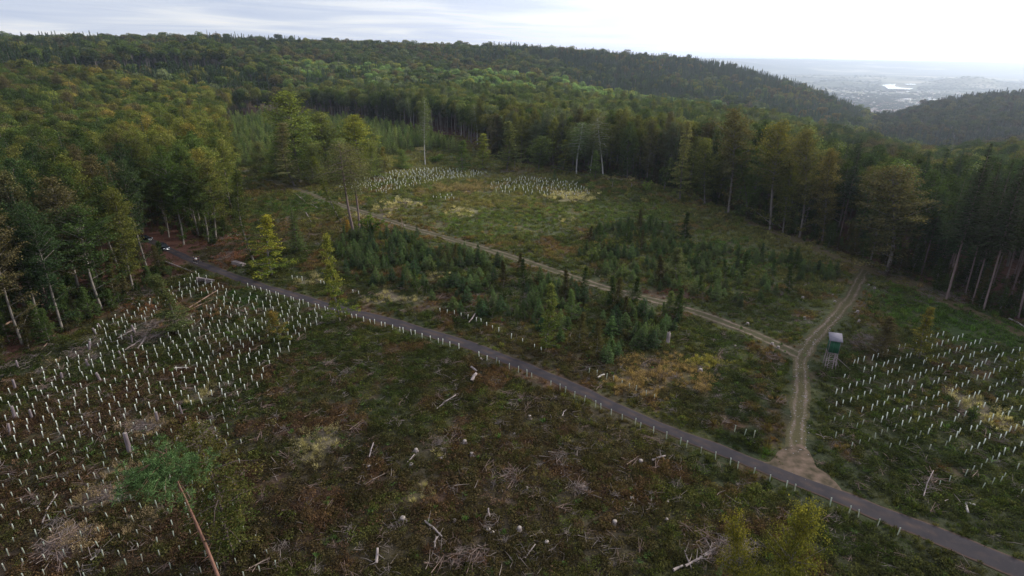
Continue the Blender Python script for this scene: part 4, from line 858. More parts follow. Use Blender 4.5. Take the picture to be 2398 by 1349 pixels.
# ------------------------------------------------------------------ forest on the hills beyond
def far_pts(r0, r1, sp, seed):
    g = np.random.RandomState(seed); out = []; r = r0
    while r < r1:
        n = int(2 * ang * r / sp); a = np.linspace(-ang, ang, n) + g.uniform(-.4, .4, n) * sp / r; q = r + g.uniform(-.4, .4, n) * sp
        out.append(np.stack([np.sin(a) * q, np.cos(a) * q], 1)); r += sp
    return np.concatenate(out)
FP = np.concatenate([far_pts(636, 1000, 7.5, 1), far_pts(1000, 1800, 9.0, 2), far_pts(1800, 3000, 16, 3)])
z_ = h(FP[:, 0], FP[:, 1]); rr2 = np.hypot(FP[:, 0], FP[:, 1]); pcz = np.array([proj(x, y, 60)[0] for x, y in FP])
gap_ = np.interp(pcz, [-400, 0, 250, 500, 700], [818, 818, 868, 908, 640]); kk = ~((rr2 < gap_) & (rr2 > gap_ - 70) & (pcz < 690)); FP, z_, rr2 = FP[kk], z_[kk], rr2[kk]
# drop what lies over a ridge and can never be seen
el = (z_ + 30 - HCAM) / rr2; aa2 = np.arctan2(FP[:, 0], FP[:, 1]); ab = ((aa2 + ang) / (2 * ang) * 200).astype(int); keep = np.ones(len(FP), bool)
for b in range(201):
    I = np.where(ab == b)[0]; I = I[np.argsort(rr2[I])]; mx = -9; st = None
    run = np.maximum.accumulate(el[I]) if len(I) else []
    keep[I] = el[I] > run - .035
FP, z_, rr2, aa2 = FP[keep], z_[keep], rr2[keep], aa2[keep]; nF = len(FP); print('far trees', nF)
g = np.random.RandomState(77); pch = fbm(FP[:, 0], FP[:, 1], 130, 44, 3); pc2 = fbm(FP[:, 0], FP[:, 1], 90, 47, 3); pcx = np.array([proj(x, y, 60)[0] for x, y in FP])
conf = (pch > .60) & (g.rand(nF) < .8) | (g.rand(nF) < .06)
conf |= (pcx > 1150) & (pcx < 2050) & (rr2 > 1050) & (fbm(FP[:, 0], FP[:, 1], 90, 46, 2) > .42) & (g.rand(nF) < .85)
kin = []
for i in range(4): reg('farb%d' % i, far_broad(130 + i), M_bark, M_leaf, 24, 10); kin.append(merged('farb%d' % i))
for i in range(3): reg('farc%d' % i, far_con(140 + i), M_sprbark, M_needle, 25, 6.5); kin.append(merged('farc%d' % i))
ids = np.where(conf, g.randint(4, 7, nF), g.randint(0, 4, nF)); s1 = g.uniform(.65, 1.18, nF) * np.where(rr2 > 1800, 1.7, 1.0); s1 = s1 * np.where((~conf) & (g.rand(nF) < .12), 1.25, 1)
s1 = np.where((np.abs(pcx - 1285) < 45) & (rr2 > 840) & (rr2 < 930), s1 * 1.35, s1)
light = (pcx > 650) & (pcx < 1950) & (rr2 < 1000)
s1 = np.where(light, s1 * .8, s1)
bp_ = ['dark', 'green', 'olive', 'green', 'grey', 'green', 'brown', 'dark', 'olive']; ti = np.zeros((nF, 3)); tp_ = np.zeros((nF, 3))
for i in range(nF):
    if conf[i]: a, b = PAL['blue' if pc2[i] < .5 else 'spruce']
    else:
        if light[i] and pc2[i] > .46: pal = ('palegreen', 'green', 'lime', 'palegreen', 'grey')[g.randint(5)]
        elif pc2[i] > .62 or (1800 < pcx[i] < 1980 and rr2[i] > 1200 and pch[i] < .5): pal = ('rust', 'brown', 'olive')[g.randint(3)]
        else: pal = bp_[g.randint(len(bp_))]
        a, b = PAL[pal]
    k = GAIN * (1 + g.uniform(-.25, .25)) * (.5 if pcx[i] > 2080 and rr2[i] > 900 else 1); k *= 1.4 if light[i] else 1.0; ti[i] = np.array(a) * k; tp_[i] = np.array(b) * k  # far right ridge: its backlit darkness is put into the tint
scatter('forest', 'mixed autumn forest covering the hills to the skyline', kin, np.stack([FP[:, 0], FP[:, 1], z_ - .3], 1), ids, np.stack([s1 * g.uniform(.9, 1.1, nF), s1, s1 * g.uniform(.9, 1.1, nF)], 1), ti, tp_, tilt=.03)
#--PART3
# ------------------------------------------------------------------ tree guards
def mat_guard():
    m, t, o = newmat('guard_plastic'); b = N(t, 'ShaderNodeBsdfPrincipled'); b.inputs['Roughness'].default_value = .45
    ge = N(t, 'ShaderNodeObjectInfo'); n = N(t, 'ShaderNodeTexNoise', i_Scale=1.3); g2 = N(t, 'ShaderNodeNewGeometry'); t.links.new(g2.outputs['Position'], n.inputs['Vector'])
    t.links.new(mixc(t, mathn(t, 'MULTIPLY', mathn(t, 'SUBTRACT', n.outputs[0], .3), 2.4, clamp=True), (.25, .28, .23), (.46, .49, .43)), b.inputs['Base Color'])
    tr = N(t, 'ShaderNodeBsdfTranslucent'); tr.inputs[0].default_value = (.7, .8, .6, 1); mx = N(t, 'ShaderNodeMixShader'); mx.inputs[0].default_value = .3
    t.links.new(b.outputs[0], mx.inputs[1]); t.links.new(tr.outputs[0], mx.inputs[2]); t.links.new(mx.outputs[0], o.inputs[0]); return m
M_guard = mat_guard(); M_guardf = pmat('guard_plastic_pale', (.68, .72, .60), .5, .12, .8)
def guard_mb(mb, p, H=1.05, rad=.052, tilt=(0, 0)):
    ax = np.array([tilt[0], tilt[1], 1.]); p = np.array(p, float)
    n = 8; V, F = [], []
    for zi, (z, r_) in enumerate(((0, rad * .95), (H * .5, rad), (H, rad * 1.08), (H, rad * .86), (H - .3, rad * .8))):
        for k in range(n): a = 6.2832 * k / n; V.append(p + ax * z + np.array([math.cos(a) * r_, math.sin(a) * r_, 0]))
    for i in range(4):
        for k in range(n): F.append([i * n + k, i * n + (k + 1) % n, (i + 1) * n + (k + 1) % n, (i + 1) * n + k])
    mb.add(V, F, 0); q = p + np.array([rad * 1.35, 0, 0]); mb.tube([q, q + ax * H * .88], .017, 4, 1)
def grid_in(poly, a, b, dirv, jit, seed, drop=.06):
    g = np.random.RandomState(seed); c = poly.mean(0); d = np.array(dirv, float); d = d / np.linalg.norm(d); e = np.array([-d[1], d[0]]); R_ = np.max(np.linalg.norm(poly - c, axis=1)); out = []
    for j in range(int(-R_ / b) - 1, int(R_ / b) + 2):
        off = g.rand() * a
        for i in range(int(-R_ / a) - 1, int(R_ / a) + 2):
            if g.rand() < drop: continue
            out.append(c + d * (i * a + off) + e * j * b + g.normal(size=2) * jit)
    out = np.array(out); out = out[inside(poly, out[:, 0], out[:, 1])]; return out
def area(p): return abs(np.sum(p[:, 0] * np.roll(p[:, 1], -1) - p[:, 1] * np.roll(p[:, 0], -1))) / 2
def keepoff(P, m=2.6): return P[(dist_path(P[:, 0], P[:, 1], ROAD) > m)]
TG = []
dR = np.array(G(2063, 952)[:2]) - np.array(G(1938, 999)[:2])
print('areas', area(FIELD_L), area(FIELD_R), area(FIELD_F1), area(FIELD_F2))
gap = poly_px([(300, 800), (360, 745), (440, 700), (520, 690), (500, 715), (430, 760), (370, 800), (310, 835)])
PL = keepoff(grid_in(FIELD_L, 1.7, 2.25, (1, .45), .14, 1)); PL = PL[~inside(gap, PL[:, 0], PL[:, 1])]
PR = keepoff(grid_in(FIELD_R, 1.62, 2.55, dR, .16, 2, .1)); PF1 = grid_in(FIELD_F1, 2.0, 2.4, (1, .3), .35, 3, .1); PF2 = grid_in(FIELD_F2, 2.0, 2.6, (1, -.2), .4, 4, .15)
for P, l in ((PL, 'white tree guard tube in the dense left planting'), (PR, 'white tree guard tube in the planting right of the hide'), (PF1, 'pale tree guard tube in the far left planting'), (PF2, 'pale tree guard tube in the far middle planting')):
    TG += [(p[0], p[1], l) for p in P]
# the row along the near side of the road
T_ = nrm(np.gradient(ROAD, axis=0)); nn2 = np.stack([T_[:, 1], -T_[:, 0]], 1); i = 0; s_acc = 0
for i in range(len(ROAD)):
    px_, py_ = proj(ROAD[i, 0], ROAD[i, 1], 0)
    if not (592 < px_ < 2150): continue
    s_acc += 1
    if s_acc >= (1.75 if px_ > 1000 else 1.6):
        s_acc -= (1.75 if px_ > 1000 else 1.6)
        if random.random() < .07 or 1100 < px_ < 1140: continue
        c_ = ROAD[i] + nn2[i] * (RW[i] + random.uniform(.9, 1.25)); 
        if proj(c_[0], c_[1], 0)[1] < py_: c_ = ROAD[i] - nn2[i] * (RW[i] + 1.1)
        TG.append((c_[0], c_[1], 'white tree guard tube in the single row along the near road side'))
for (px_, py_) in [(1031, 733), (1047, 737), (1064, 739), (1080, 743), (1095, 748), (1115, 754), (1127, 758), (1140, 766), (1154, 773), (1168, 779), (1197, 793), (1224, 804), (1252, 817), (1268, 825)]:
    p = G(px_, py_); TG.append((p.x, p.y, 'white tree guard tube in the short row between road and lone young beech'))
for (px_, py_) in [(1379, 875), (1398, 882), (1420, 889), (1436, 896), (1456, 905), (1474, 913), (1489, 918), (1512, 929), (1531, 936)]:
    p = G(px_, py_); TG.append((p.x, p.y, 'white tree guard tube in the short row above the road, mid photo'))
for i_, (px_, py_) in enumerate([(1720, 1011), (1743, 1020), (1765, 1025)]):
    p = G(px_, py_); TG.append((p.x, p.y, ('left', 'middle', 'right')[i_] + ' one of three tree guard tubes left of the stony track'))
for (px_, py_) in [(1015, 465), (1022, 466), (1033, 466), (1043, 467), (1052, 467), (1063, 468), (1031, 460), (1048, 461), (1058, 461)]:
    p = G(px_, py_); TG.append((p.x, p.y, 'pale tree guard tube in the small patch of nine below the far planting'))
for (px_, py_) in [(685, 655), (697, 657), (708, 658), (752, 666), (760, 669), (827, 688), (841, 691)]:
    p = G(px_, py_); TG.append((p.x, p.y, 'white tree guard tube in pale weeds above the road, left'))
TG.sort(key=lambda q: math.hypot(q[0], q[1])); print('guards', len(TG), len(PL), len(PR), len(PF1), len(PF2))
pm = []
for i in range(4):
    mb = MB(); guard_mb(mb, (0, 0, 0), tilt=(random.uniform(-.05, .05), random.uniform(-.05, .05))); pm.append(mb.data('tree_guard', [M_guard, M_brownwood]))
allmb = MB(); vis = 0
for x, y, l in TG:
    z = float(h(x, y)) - .05; pp = proj(x, y, z + .6); inv = -25 < pp[0] < 2425 and pp[1] < 1370
    if not inv: continue
    single_ = ('three tree' in l or 'nine' in l or 'short row' in l or 'above the road' in l)
    if vis < 292 and math.hypot(x, y) < 400 and not ('far' in l):
        vis += 1; o = link('tree_guard', random.choice(pm)); o.location = (x, y, z); s = random.uniform(.9, 1.06) * (1.22 if 'row' in l or 'three' in l else 1.02); o.scale = (s, s, s * random.uniform(.92, 1.06)); o.rotation_euler = (random.gauss(0, .045), random.gauss(0, .045), random.uniform(0, 6.28))
        tag(o, l, 'tree guard', l)
    else: guard_mb(allmb, (x, y, z), 1.2 * random.uniform(.88, 1.08), .062 if math.hypot(x, y) < 200 else .10, (random.gauss(0, .045), random.gauss(0, .045)))
if allmb.n: tag(allmb.obj('tree_guard_rows', [M_guardf, M_brownwood]), 'remaining pale tree guard tubes of the plantings', kind='stuff')

# ------------------------------------------------------------------ ground cover
def gc_mound(seed, n=95, W=1.5, H=.55, ls=.19):
    global rs; rs = np.random.RandomState(seed); mb = MB(); k = rs.randint(3, 6); c = rs.normal(size=(k, 2)) * .28 * W; hk = rs.uniform(.5, 1, k) * H
    q = rs.randint(0, k, n); a = rs.rand(n) * 6.28; rr_ = np.sqrt(rs.rand(n)) * W * .38; P = np.stack([c[q, 0] + np.cos(a) * rr_, c[q, 1] + np.sin(a) * rr_, hk[q] * (1 - (rr_ / (W * .42)) ** 2) * rs.uniform(.5, 1.1, n) + .03], 1)
    kites(mb, P, np.stack([np.cos(a) * .5, np.sin(a) * .5, 0 * a + .8], 1) + rs.normal(size=(n, 3)) * .45, rs.uniform(.6, 1.4, n) * ls, .65, rs.rand(n)); return mb.data('cover', [M_leaf])
def gc_tuft(seed, n=46, W=.7, H=.65, wd=.07):
    global rs; rs = np.random.RandomState(seed); mb = MB(); a = rs.rand(n) * 6.28; r0 = rs.rand(n) * W * .35; le = rs.uniform(.5, 1, n) * H; ln = rs.uniform(.1, .75, n)
    U = np.stack([np.cos(a) * ln, np.sin(a) * ln, 1 - ln * .35], 1); P = np.stack([np.cos(a) * r0, np.sin(a) * r0, 0 * a], 1) + nrm(U) * le[:, None] * .5
    kites(mb, P, np.cross(U, rs.normal(size=U.shape)), le, wd / H, np.clip(le / H, 0, 1), U=U); return mb.data('tuft', [M_leaf])
def gc_fern(seed, n=7, L=.9):
    global rs; rs = np.random.RandomState(seed); mb = MB(); P, U, S, Nn = [], [], [], []
    for i in range(n):
        a = i * 6.28 / n + rs.rand(); d = np.array([math.cos(a), math.sin(a)]); sd = np.array([-d[1], d[0], 0]); l = L * rs.uniform(.7, 1.1)
        for s in np.linspace(.15, 1, 9):
            z = .55 * l * math.sin(s * 2.2); c = np.array([d[0] * l * s * .85, d[1] * l * s * .85, z + .05])
            for e in (-1, 1): w = .28 * l * (1 - s * .8); P.append(c + sd * e * w * .5); U.append(sd * e + np.array([d[0], d[1], 0]) * .5); S.append(w); Nn.append([d[0] * .4, d[1] * .4, .9])
    kites(mb, np.array(P), np.array(Nn) + rs.normal(size=(len(P), 3)) * .1, np.array(S), .38, rs.rand(len(P)), U=np.array(U)); return mb.data('fern', [M_leaf])
def gc_stalk(seed, n=16):
    global rs; rs = np.random.RandomState(seed); mb = MB()
    for i in range(n):
        x, y = rs.normal(size=2) * .35; l = rs.uniform(.4, 1.0); tx, ty = rs.normal(size=2) * .22; mb.tube([(x, y, 0), (x + tx, y + ty, l)], [.012, .006], 3, 0, cap=False)
        k = 5; P = np.array([x + tx, y + ty, l]) + rs.normal(size=(k, 3)) * [.09, .09, .12]; kites(mb, P, rs.normal(size=(k, 3)), .12, .6, .9)
    return mb.data('stalk', [M_leaf])
protos = [gc_mound(201), gc_mound(202, 110, 1.8, .5), gc_mound(203, 70, 1.1, .7, .16), gc_mound(204, 80, 1.4, .35, .22), gc_tuft(205), gc_tuft(206, 60, .9, .8), gc_fern(207), gc_fern(208, 9, 1.1), gc_stalk(209), gc_stalk(210, 22)]
g = np.random.RandomState(99)
def ring_pts(r0, r1, dens, a0=-50, a1=50):
    n = int(dens * .5 * R(a1 - a0) * (r1 * r1 - r0 * r0)); r = np.sqrt(g.uniform(r0 * r0, r1 * r1, n)); a = np.radians(g.uniform(a0, a1, n)); return np.stack([r * np.sin(a), r * np.cos(a)], 1), r
CP_, CR_ = [], []
for r0, r1, dn in ((30, 75, 2.5), (75, 115, 2.3), (115, 170, 1.4), (170, 260, .75), (260, 430, .34), (430, 640, .12)):
    a, b = ring_pts(r0, r1, dn); CP_.append(a); CR_.append(b)
CPt = np.concatenate(CP_); CRr = np.concatenate(CR_); inc = inside(CLEAR, CPt[:, 0], CPt[:, 1]); dcl = dist_poly(CLEAR, CPt[:, 0], CPt[:, 1])
kp = inc | ((dcl < 14) & (g.rand(len(CPt)) < .35)); CPt, CRr, inc = CPt[kp], CRr[kp], inc[kp]
pp = np.array([proj(x, y, 0) for x, y in CPt]); kp = (pp[:, 0] > -60) & (pp[:, 0] < 2460) & (pp[:, 1] < 1420); CPt, CRr, inc = CPt[kp], CRr[kp], inc[kp]
dro = dist_path(CPt[:, 0], CPt[:, 1], ROAD); wro = 1.55 + g.rand(len(CPt)) * .5
d1 = dist_path(CPt[:, 0], CPt[:, 1], TR1); d2 = dist_path(CPt[:, 0], CPt[:, 1], TR2); d3 = dist_path(CPt[:, 0], CPt[:, 1], TR3); infl = inside(FLP, CPt[:, 0], CPt[:, 1])
bare = np.clip((fbm(CPt[:, 0], CPt[:, 1], 5, 63, 3) - .56) * 9, 0, .75)
kp = (dro > wro) & (d1 > 1.45 + g.rand(len(d1)) * .5) & (d2 > 1.65 + g.rand(len(d1)) * .6) & ((d3 > 1.6) | (g.rand(len(d1)) < .25)) & (~infl | (g.rand(len(d1)) < .15)) & (g.rand(len(d1)) > bare * .6)
CPt, CRr, inc, dro, dtr = CPt[kp], CRr[kp], inc[kp], dro[kp], np.minimum(d1, d2)[kp]
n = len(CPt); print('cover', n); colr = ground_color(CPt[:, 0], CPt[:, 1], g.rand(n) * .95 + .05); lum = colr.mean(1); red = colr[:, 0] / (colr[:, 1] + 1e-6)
u = g.rand(n); idx = np.where(u < .3, 0, np.where(u < .55, 1, np.where(u < .75, 2, 3)))
idx = np.where((red < .9) & (g.rand(n) < .16), g.randint(6, 8, n), idx); idx = np.where((lum > .05) & (g.rand(n) < .45), g.randint(4, 6, n), idx); idx = np.where((lum > .11) & (g.rand(n) < .85), np.where(g.rand(n) < .35, g.randint(8, 10, n), g.randint(4, 6, n)), idx)
nearr = (dro < 4.2) | (dtr < 4); idx = np.where(nearr & (g.rand(n) < .5), g.randint(4, 6, n), idx)
s = g.uniform(.6, 1.25, n) * (1 + np.clip((CRr - 110) / 220, 0, 1.1)); s = np.where((dro < 3.2) | (dtr < 3.2), s * .7, s)
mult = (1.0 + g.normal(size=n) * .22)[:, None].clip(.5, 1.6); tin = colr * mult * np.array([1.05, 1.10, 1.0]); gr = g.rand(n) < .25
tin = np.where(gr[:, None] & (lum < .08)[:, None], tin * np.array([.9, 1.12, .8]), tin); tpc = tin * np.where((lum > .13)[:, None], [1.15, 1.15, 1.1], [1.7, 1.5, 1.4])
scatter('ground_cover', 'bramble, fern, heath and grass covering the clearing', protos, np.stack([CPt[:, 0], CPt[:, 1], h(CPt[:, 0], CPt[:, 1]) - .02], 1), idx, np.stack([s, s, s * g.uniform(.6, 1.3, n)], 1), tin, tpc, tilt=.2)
# light green seedlings
P, rr_ = ring_pts(40, 120, .06); kp = inside(CLEAR, P[:, 0], P[:, 1]) & (dist_path(P[:, 0], P[:, 1], ROAD) > 4) & (fbm(P[:, 0], P[:, 1], 18, 83, 2) > .42); P = P[kp]; n = len(P)
ti = np.tile([.055, .09, .03], (n, 1)) * g.uniform(.6, 1.3, (n, 1)); scatter('seedlings', 'small bright green seedlings dotted through the brush', [gc_fern(221, 6, .7), gc_fern(222, 5, .6), gc_tuft(223, 24, .5, .6, .12)], np.stack([P[:, 0], P[:, 1], h(P[:, 0], P[:, 1]) + .15], 1), g.randint(0, 3, n), g.uniform(.6, 1.5, n), ti, ti * 1.7)
# twigs and branch litter
def twig_mesh(seed, n, L, rad, spread, mat):
    q = np.random.RandomState(seed); mb = MB()
    for i in range(n):
        x, y = q.normal(size=2) * spread; a = q.rand() * 6.28; l = L * q.uniform(.4, 1.1); z = q.uniform(.08, .5); d = np.array([math.cos(a), math.sin(a), q.normal() * .15]); p0 = np.array([x, y, z]); k = q.normal(size=3) * l * .06
        mb.tube([p0 - d * l / 2, p0 + k, p0 + d * l / 2], [rad * q.uniform(.6, 1.2), rad * .8, rad * .3], 4, 0)
    return mb.data('twigs', [mat])
M_twig = pmat('grey_twigs', (.19, .155, .14), .9, .35, .8); M_twig2 = pmat('brown_twigs', (.16, .11, .09), .9, .35, .8)
tw = [twig_mesh(231, 7, 1.3, .022, .5, M_twig), twig_mesh(232, 12, 1.0, .016, .45, M_twig), twig_mesh(233, 5, 2.0, .03, .6, M_twig), twig_mesh(234, 14, .9, .018, .5, M_twig2), twig_mesh(235, 26, 1.1, .02, .45, M_twig), twig_mesh(236, 9, 2.0, .035, .5, M_twig2)]
P, rr_ = ring_pts(32, 130, .14); P2, r2 = ring_pts(130, 300, .03); P = np.concatenate([P, P2]); extra = []
for (px_, py_, sx_, sy_, k_) in [(1050, 850, 14, 6, 14), (340, 1000, 30, 16, 40), (250, 1160, 35, 20, 40), (165, 1255, 45, 20, 50), (470, 1025, 30, 16, 30), (400, 760, 60, 14, 90), (330, 790, 50, 14, 60), (1700, 1290, 60, 30, 90), (2170, 1140, 25, 22, 20), (1540, 850, 10, 6, 6), (2040, 800, 28, 14, 60), (2010, 805, 18, 9, 30), (1800, 835, 20, 8, 14),
   (1360, 1150, 14, 8, 18), (1190, 1130, 40, 26, 22), (1100, 1310, 60, 25, 24), (1310, 1075, 20, 12, 20), (530, 600, 30, 8, 40), (500, 560, 30, 8, 30), (730, 478, 25, 6, 25), (130, 1290, 25, 14, 60), (1030, 1040, 10, 6, 8), (900, 490, 40, 8, 40), (940, 480, 24, 8, 30), (1220, 940, 30, 16, 16), (1560, 1030, 20, 8, 14), (2230, 690, 90, 22, 90), (2100, 645, 60, 10, 50), (330, 690, 50, 16, 50), (200, 830, 60, 16, 40)]:
    for _ in range(k_): q = G(px_ + random.gauss(0, sx_ * .5), py_ + random.gauss(0, sy_ * .5)); extra.append((q.x, q.y))
P = np.concatenate([P, np.array(extra)]); dk = (dist_path(P[:, 0], P[:, 1], ROAD) > 3.2) & (dist_path(P[:, 0], P[:, 1], TR1) > 2.6) & (dist_path(P[:, 0], P[:, 1], TR2) > 3); P = P[dk]; n = len(P)
ti = np.tile([.2, .2, .2], (n, 1)); scatter('branch_litter', 'grey twigs and broken branches lying across the clearing', tw, np.stack([P[:, 0], P[:, 1], h(P[:, 0], P[:, 1])], 1), g.randint(0, 6, n), g.uniform(.6, 1.3, n), ti, ti, tilt=.25)
# leaf litter, saplings and undergrowth inside the wood edge
P, rr_ = ring_pts(90, 330, .24); ic = inside(CLEAR, P[:, 0], P[:, 1]); dd_ = dist_poly(CLEAR, P[:, 0], P[:, 1]); kp = (~ic) & (dd_ < 30) & (dist_path(P[:, 0], P[:, 1], ROAD) > 3) & (g.rand(len(P)) < np.clip(1.1 - dd_ / 30, .15, 1)); P = P[kp]; bp2 = np.array([proj(x, y, 0) for x, y in P]); P = P[~((bp2[:, 0] > 330) & (bp2[:, 0] < 490) & (bp2[:, 1] > 560) & (bp2[:, 1] < 640))]
sx2 = poisson(SA, 70, 2.2, 24, None); sx3 = poisson(SB, 50, 3, 25, None); P = np.concatenate([P, sx2, sx3]); n = len(P)
ti = np.where(g.rand(n, 1) < .6, [[.04, .06, .02]], [[.055, .05, .022]]) * g.uniform(.6, 1.4, (n, 1)); scatter('undergrowth', 'bushes and bracken under the wood edge and between young spruces', [merged('shrub0'), merged('shrub1'), merged('young1')], np.stack([P[:, 0], P[:, 1], h(P[:, 0], P[:, 1])], 1), np.where(g.rand(n) < .35, 2, g.randint(0, 2, n)), g.uniform(.3, .95, n), ti, ti * 1.6)
# stones on the track
mb = MB(); q = np.random.RandomState(6)
for i in range(300):
    k = q.randint(int(len(TR2) * .42), len(TR2) - 6) if q.rand() < .8 else q.randint(0, len(TR2)); t_ = TR2[min(k + 1, len(TR2) - 1)] - TR2[max(k - 1, 0)]; t_ = t_ / np.linalg.norm(t_); nn_ = np.array([-t_[1], t_[0]])
    x, y = TR2[k] + nn_ * (q.choice([-.5, .5]) * TW2[k] + q.normal() * .38) + t_ * q.normal() * .4; r_ = q.uniform(.04, .13); z = float(h(x, y)) + .07
    v = np.array([[1, 0, 0], [0, 1, 0], [-1, 0, 0], [0, -1, 0], [0, 0, .6], [0, 0, -.6]]) * r_ * q.uniform(.6, 1.3, (6, 3)) + [x, y, z]
    mb.add(v, [[0, 1, 4, 4], [1, 2, 4, 4], [2, 3, 4, 4], [3, 0, 4, 4], [1, 0, 5, 5], [2, 1, 5, 5], [3, 2, 5, 5], [0, 3, 5, 5]], 0)
print('upslope sign', upslope(0.0, 250.0), upslope(0.0, 0.0))
tag(mb.obj('stones', pmat('track_stone', (.30, .275, .28), .85, .3, 2)), 'pale stones strewn in the ruts of the track', kind='stuff')

# ------------------------------------------------------------------ stumps, snags, logs
def stump_mesh(seed, Hh, rad, jag=0.0, flare=1.5):
    q = np.random.RandomState(seed); mb = MB(); n = 12; V, F = [], []; lob = q.uniform(.75, 1.3, n)
    lv = [(0, flare * 1.15), (.12 * min(1, Hh), flare), (.3 * min(1, Hh), 1.08), (Hh * .6, 1.0), (Hh, .95)]
    for z, m_ in lv:
        for k in range(n):
            a = 6.2832 * k / n; r_ = rad * (m_ * (1 + (lob[k] - 1) * (m_ - .8) * 1.6)); V.append([math.cos(a) * r_, math.sin(a) * r_, z + (q.uniform(-1, 1) * jag if z == Hh else 0)])
    for i in range(4):
        for k in range(n): F.append([i * n + k, i * n + (k + 1) % n, (i + 1) * n + (k + 1) % n, (i + 1) * n + k])
    mb.add(V, F, 0); top = [[4 * n + k, 4 * n + (k + 1) % n, 5 * n, 5 * n] for k in range(n)]; mb.v.append(np.array([[0, 0, Hh - jag * .5]])); mb.n += 1; mb.f.append(np.array(top) + 0); mb.m.append(np.full(n, 1)); mb.a.append(np.ones(n)); mb.hh.append(np.zeros(n))
    for i in range(5):
        a = i * 1.26 + q.rand(); l = rad * q.uniform(1.6, 2.8); mb.tube([(math.cos(a) * rad * .8, math.sin(a) * rad * .8, .16), (math.cos(a) * l, math.sin(a) * l, .0)], [rad * .32, rad * .1], 5, 0)
    return mb.data('stump', [M_deadwood, M_cutwood])
sm_low = [stump_mesh(300 + i, .35 + .12 * i, .30 + .03 * i, .04) for i in range(4)]; M_old = pmat('old_grey_stump', (.15, .12, .125), .9, .35, 2, bump=.4, stretch=(3, 3, .5)); sm_hi = [stump_mesh(310 + i, 1.5 + .35 * i, .26, .05, 1.25) for i in range(3)]
for m_s in sm_hi: m_s.materials[0] = M_old
def put(name, me, px, py, lab, cat, group=None, s=1.0, sz=None, dz=-.05, lean=.05):
    p = G(px, py); o = link(name, me); o.location = (p.x, p.y, p.z + dz); o.rotation_euler = (random.gauss(0, lean), random.gauss(0, lean), random.uniform(0, 6.28)); o.scale = (s, s, sz or s); return tag(o, lab, cat, group)
LB = 'small weathered pale stump in the brown brush below the road'
for (x, y) in [(20, 65), (330, 70), (345, 285), (1215, 352), (865, 412), (522, 470), (915, 503), (190, 585), (700, 525), (410, 705), (1180, 682), (1302, 738), (1700, 722), (2040, 812), (2290, 832), (2282, 952), (1918, 982), (1028, 1032), (1062, 1048), (1250, 1025), (1440, 1122), (1188, 1222), (1070, 1228), (795, 965), (432, 962), (1078, 548), (1112, 402), (2102, 547), (885, 645), (1880, 1262), (1320, 240), (490, 580), (1660, 560), (620, 230)]:
    put('stump', random.choice(sm_low), 800 + x / 3, 899 + y / 3, LB, 'stump', LB, random.uniform(.45, .85))
LB = 'tall grey high-cut stump among the left tree guards'
for (x, y, s_) in [(225, 783, 1), (236, 770, 1), (317, 782, 1), (310, 805, .8), (209, 820, 1.1), (283, 833, .8), (206, 856, .9), (236, 893, 1.1), (146, 888, .9), (43, 862, .8), (37, 912, 1), (36, 980, 1.1), (75, 980, .9), (370, 990, 1.1), (427, 970, .7), (24, 1018, .8), (160, 995, .5)]:
    put('stump', random.choice(sm_hi), x, y, LB, 'stump', LB, s_ * .7, s_ * random.uniform(.85, 1.1), lean=.1)
put('stump', sm_hi[2], 305, 1060, 'tallest grey stump in the left planting, standing above the pine crown', 'stump', None, 1.05, 1.5)
LB = 'grey stump or root crown beside a track on the clearing'
for (x, y) in [(1588, 768), (1176, 703), (947, 530), (1126, 842), (1145, 797), (1883, 747), (1750, 760), (1722, 810), (1808, 807), (1822, 815), (1950, 692), (1955, 706), (2008, 732), (2012, 755), (1640, 870), (1880, 700), (2035, 668), (2048, 675), (1380, 818), (1218, 780), (1510, 705)]:
    put('stump', random.choice(sm_low), x, y, LB, 'stump', LB, random.uniform(.5, .85))
put('split_stump', stump_mesh(330, 2.6, .36, .55, 1.5), 1563, 805, 'tall broken red-brown stump near right end of the spruce belt', 'stump', None, .9)
def log(px0, py0, px1, py1, rad, lab, group=None, mat=M_deadwood, name='log', z0=.25, z1=.25, branches=0, taper=.75, cat='log'):
    a, b = G(px0, py0), G(px1, py1); a.z += z0; b.z += z1; m = (a + b) / 2; mb = MB(); A, B = np.array(a - m), np.array(b - m); k = np.array([random.gauss(0, .1), random.gauss(0, .1), random.uniform(-.05, .1)])
    mb.tube([A, A * .3 + B * .7 * 0 + k * .5, k, B * .5 + k * .5, B], [rad, rad * (1 - (1 - taper) * .35), rad * (1 - (1 - taper) * .5), rad * (1 - (1 - taper) * .75), rad * taper], 8, 0)
    for i in range(branches):
        t = random.random(); c = A + (B - A) * t; d = np.array([random.gauss(0, 1), random.gauss(0, 1), abs(random.gauss(0, .6))]); d = d / np.linalg.norm(d) * random.uniform(.5, 1.8); mb.tube([c, c + d * .5, c + d + [0, 0, .15]], [rad * .35, rad * .2, rad * .08], 4, 0)
    o = mb.obj(name, [mat], smooth=False); o.location = m; return tag(o, lab, cat, group)
Q = lambda x, y: (800 + x / 3, 899 + y / 3); Q9 = lambda x, y: (1598 + x / 3, 899 + y / 3); Q4 = lambda x, y: (x / 3, 450 + y / 3); Q7 = lambda x, y: (x / 3, 899 + y / 3)
log(*Q(585, 975), *Q(705, 1085), .13, 'straight grey log lying diagonally near the bottom centre', branches=4)
log(*Q(655, 1165), *Q(672, 1085), .10, 'short pale log crossing under the diagonal log', branches=2)
log(*Q(668, 185), *Q(805, 100), .09, 'long thin pale branch log below the road centre', branches=4, z1=.6)
log(*Q(195, 525), *Q(228, 450), .10, 'pale upright-lying stick log left in the brown brush', branches=1, z1=.9)
log(*Q(462, 562), *Q(512, 505), .08, 'short pale branch beside small stumps in the brush', branches=2)
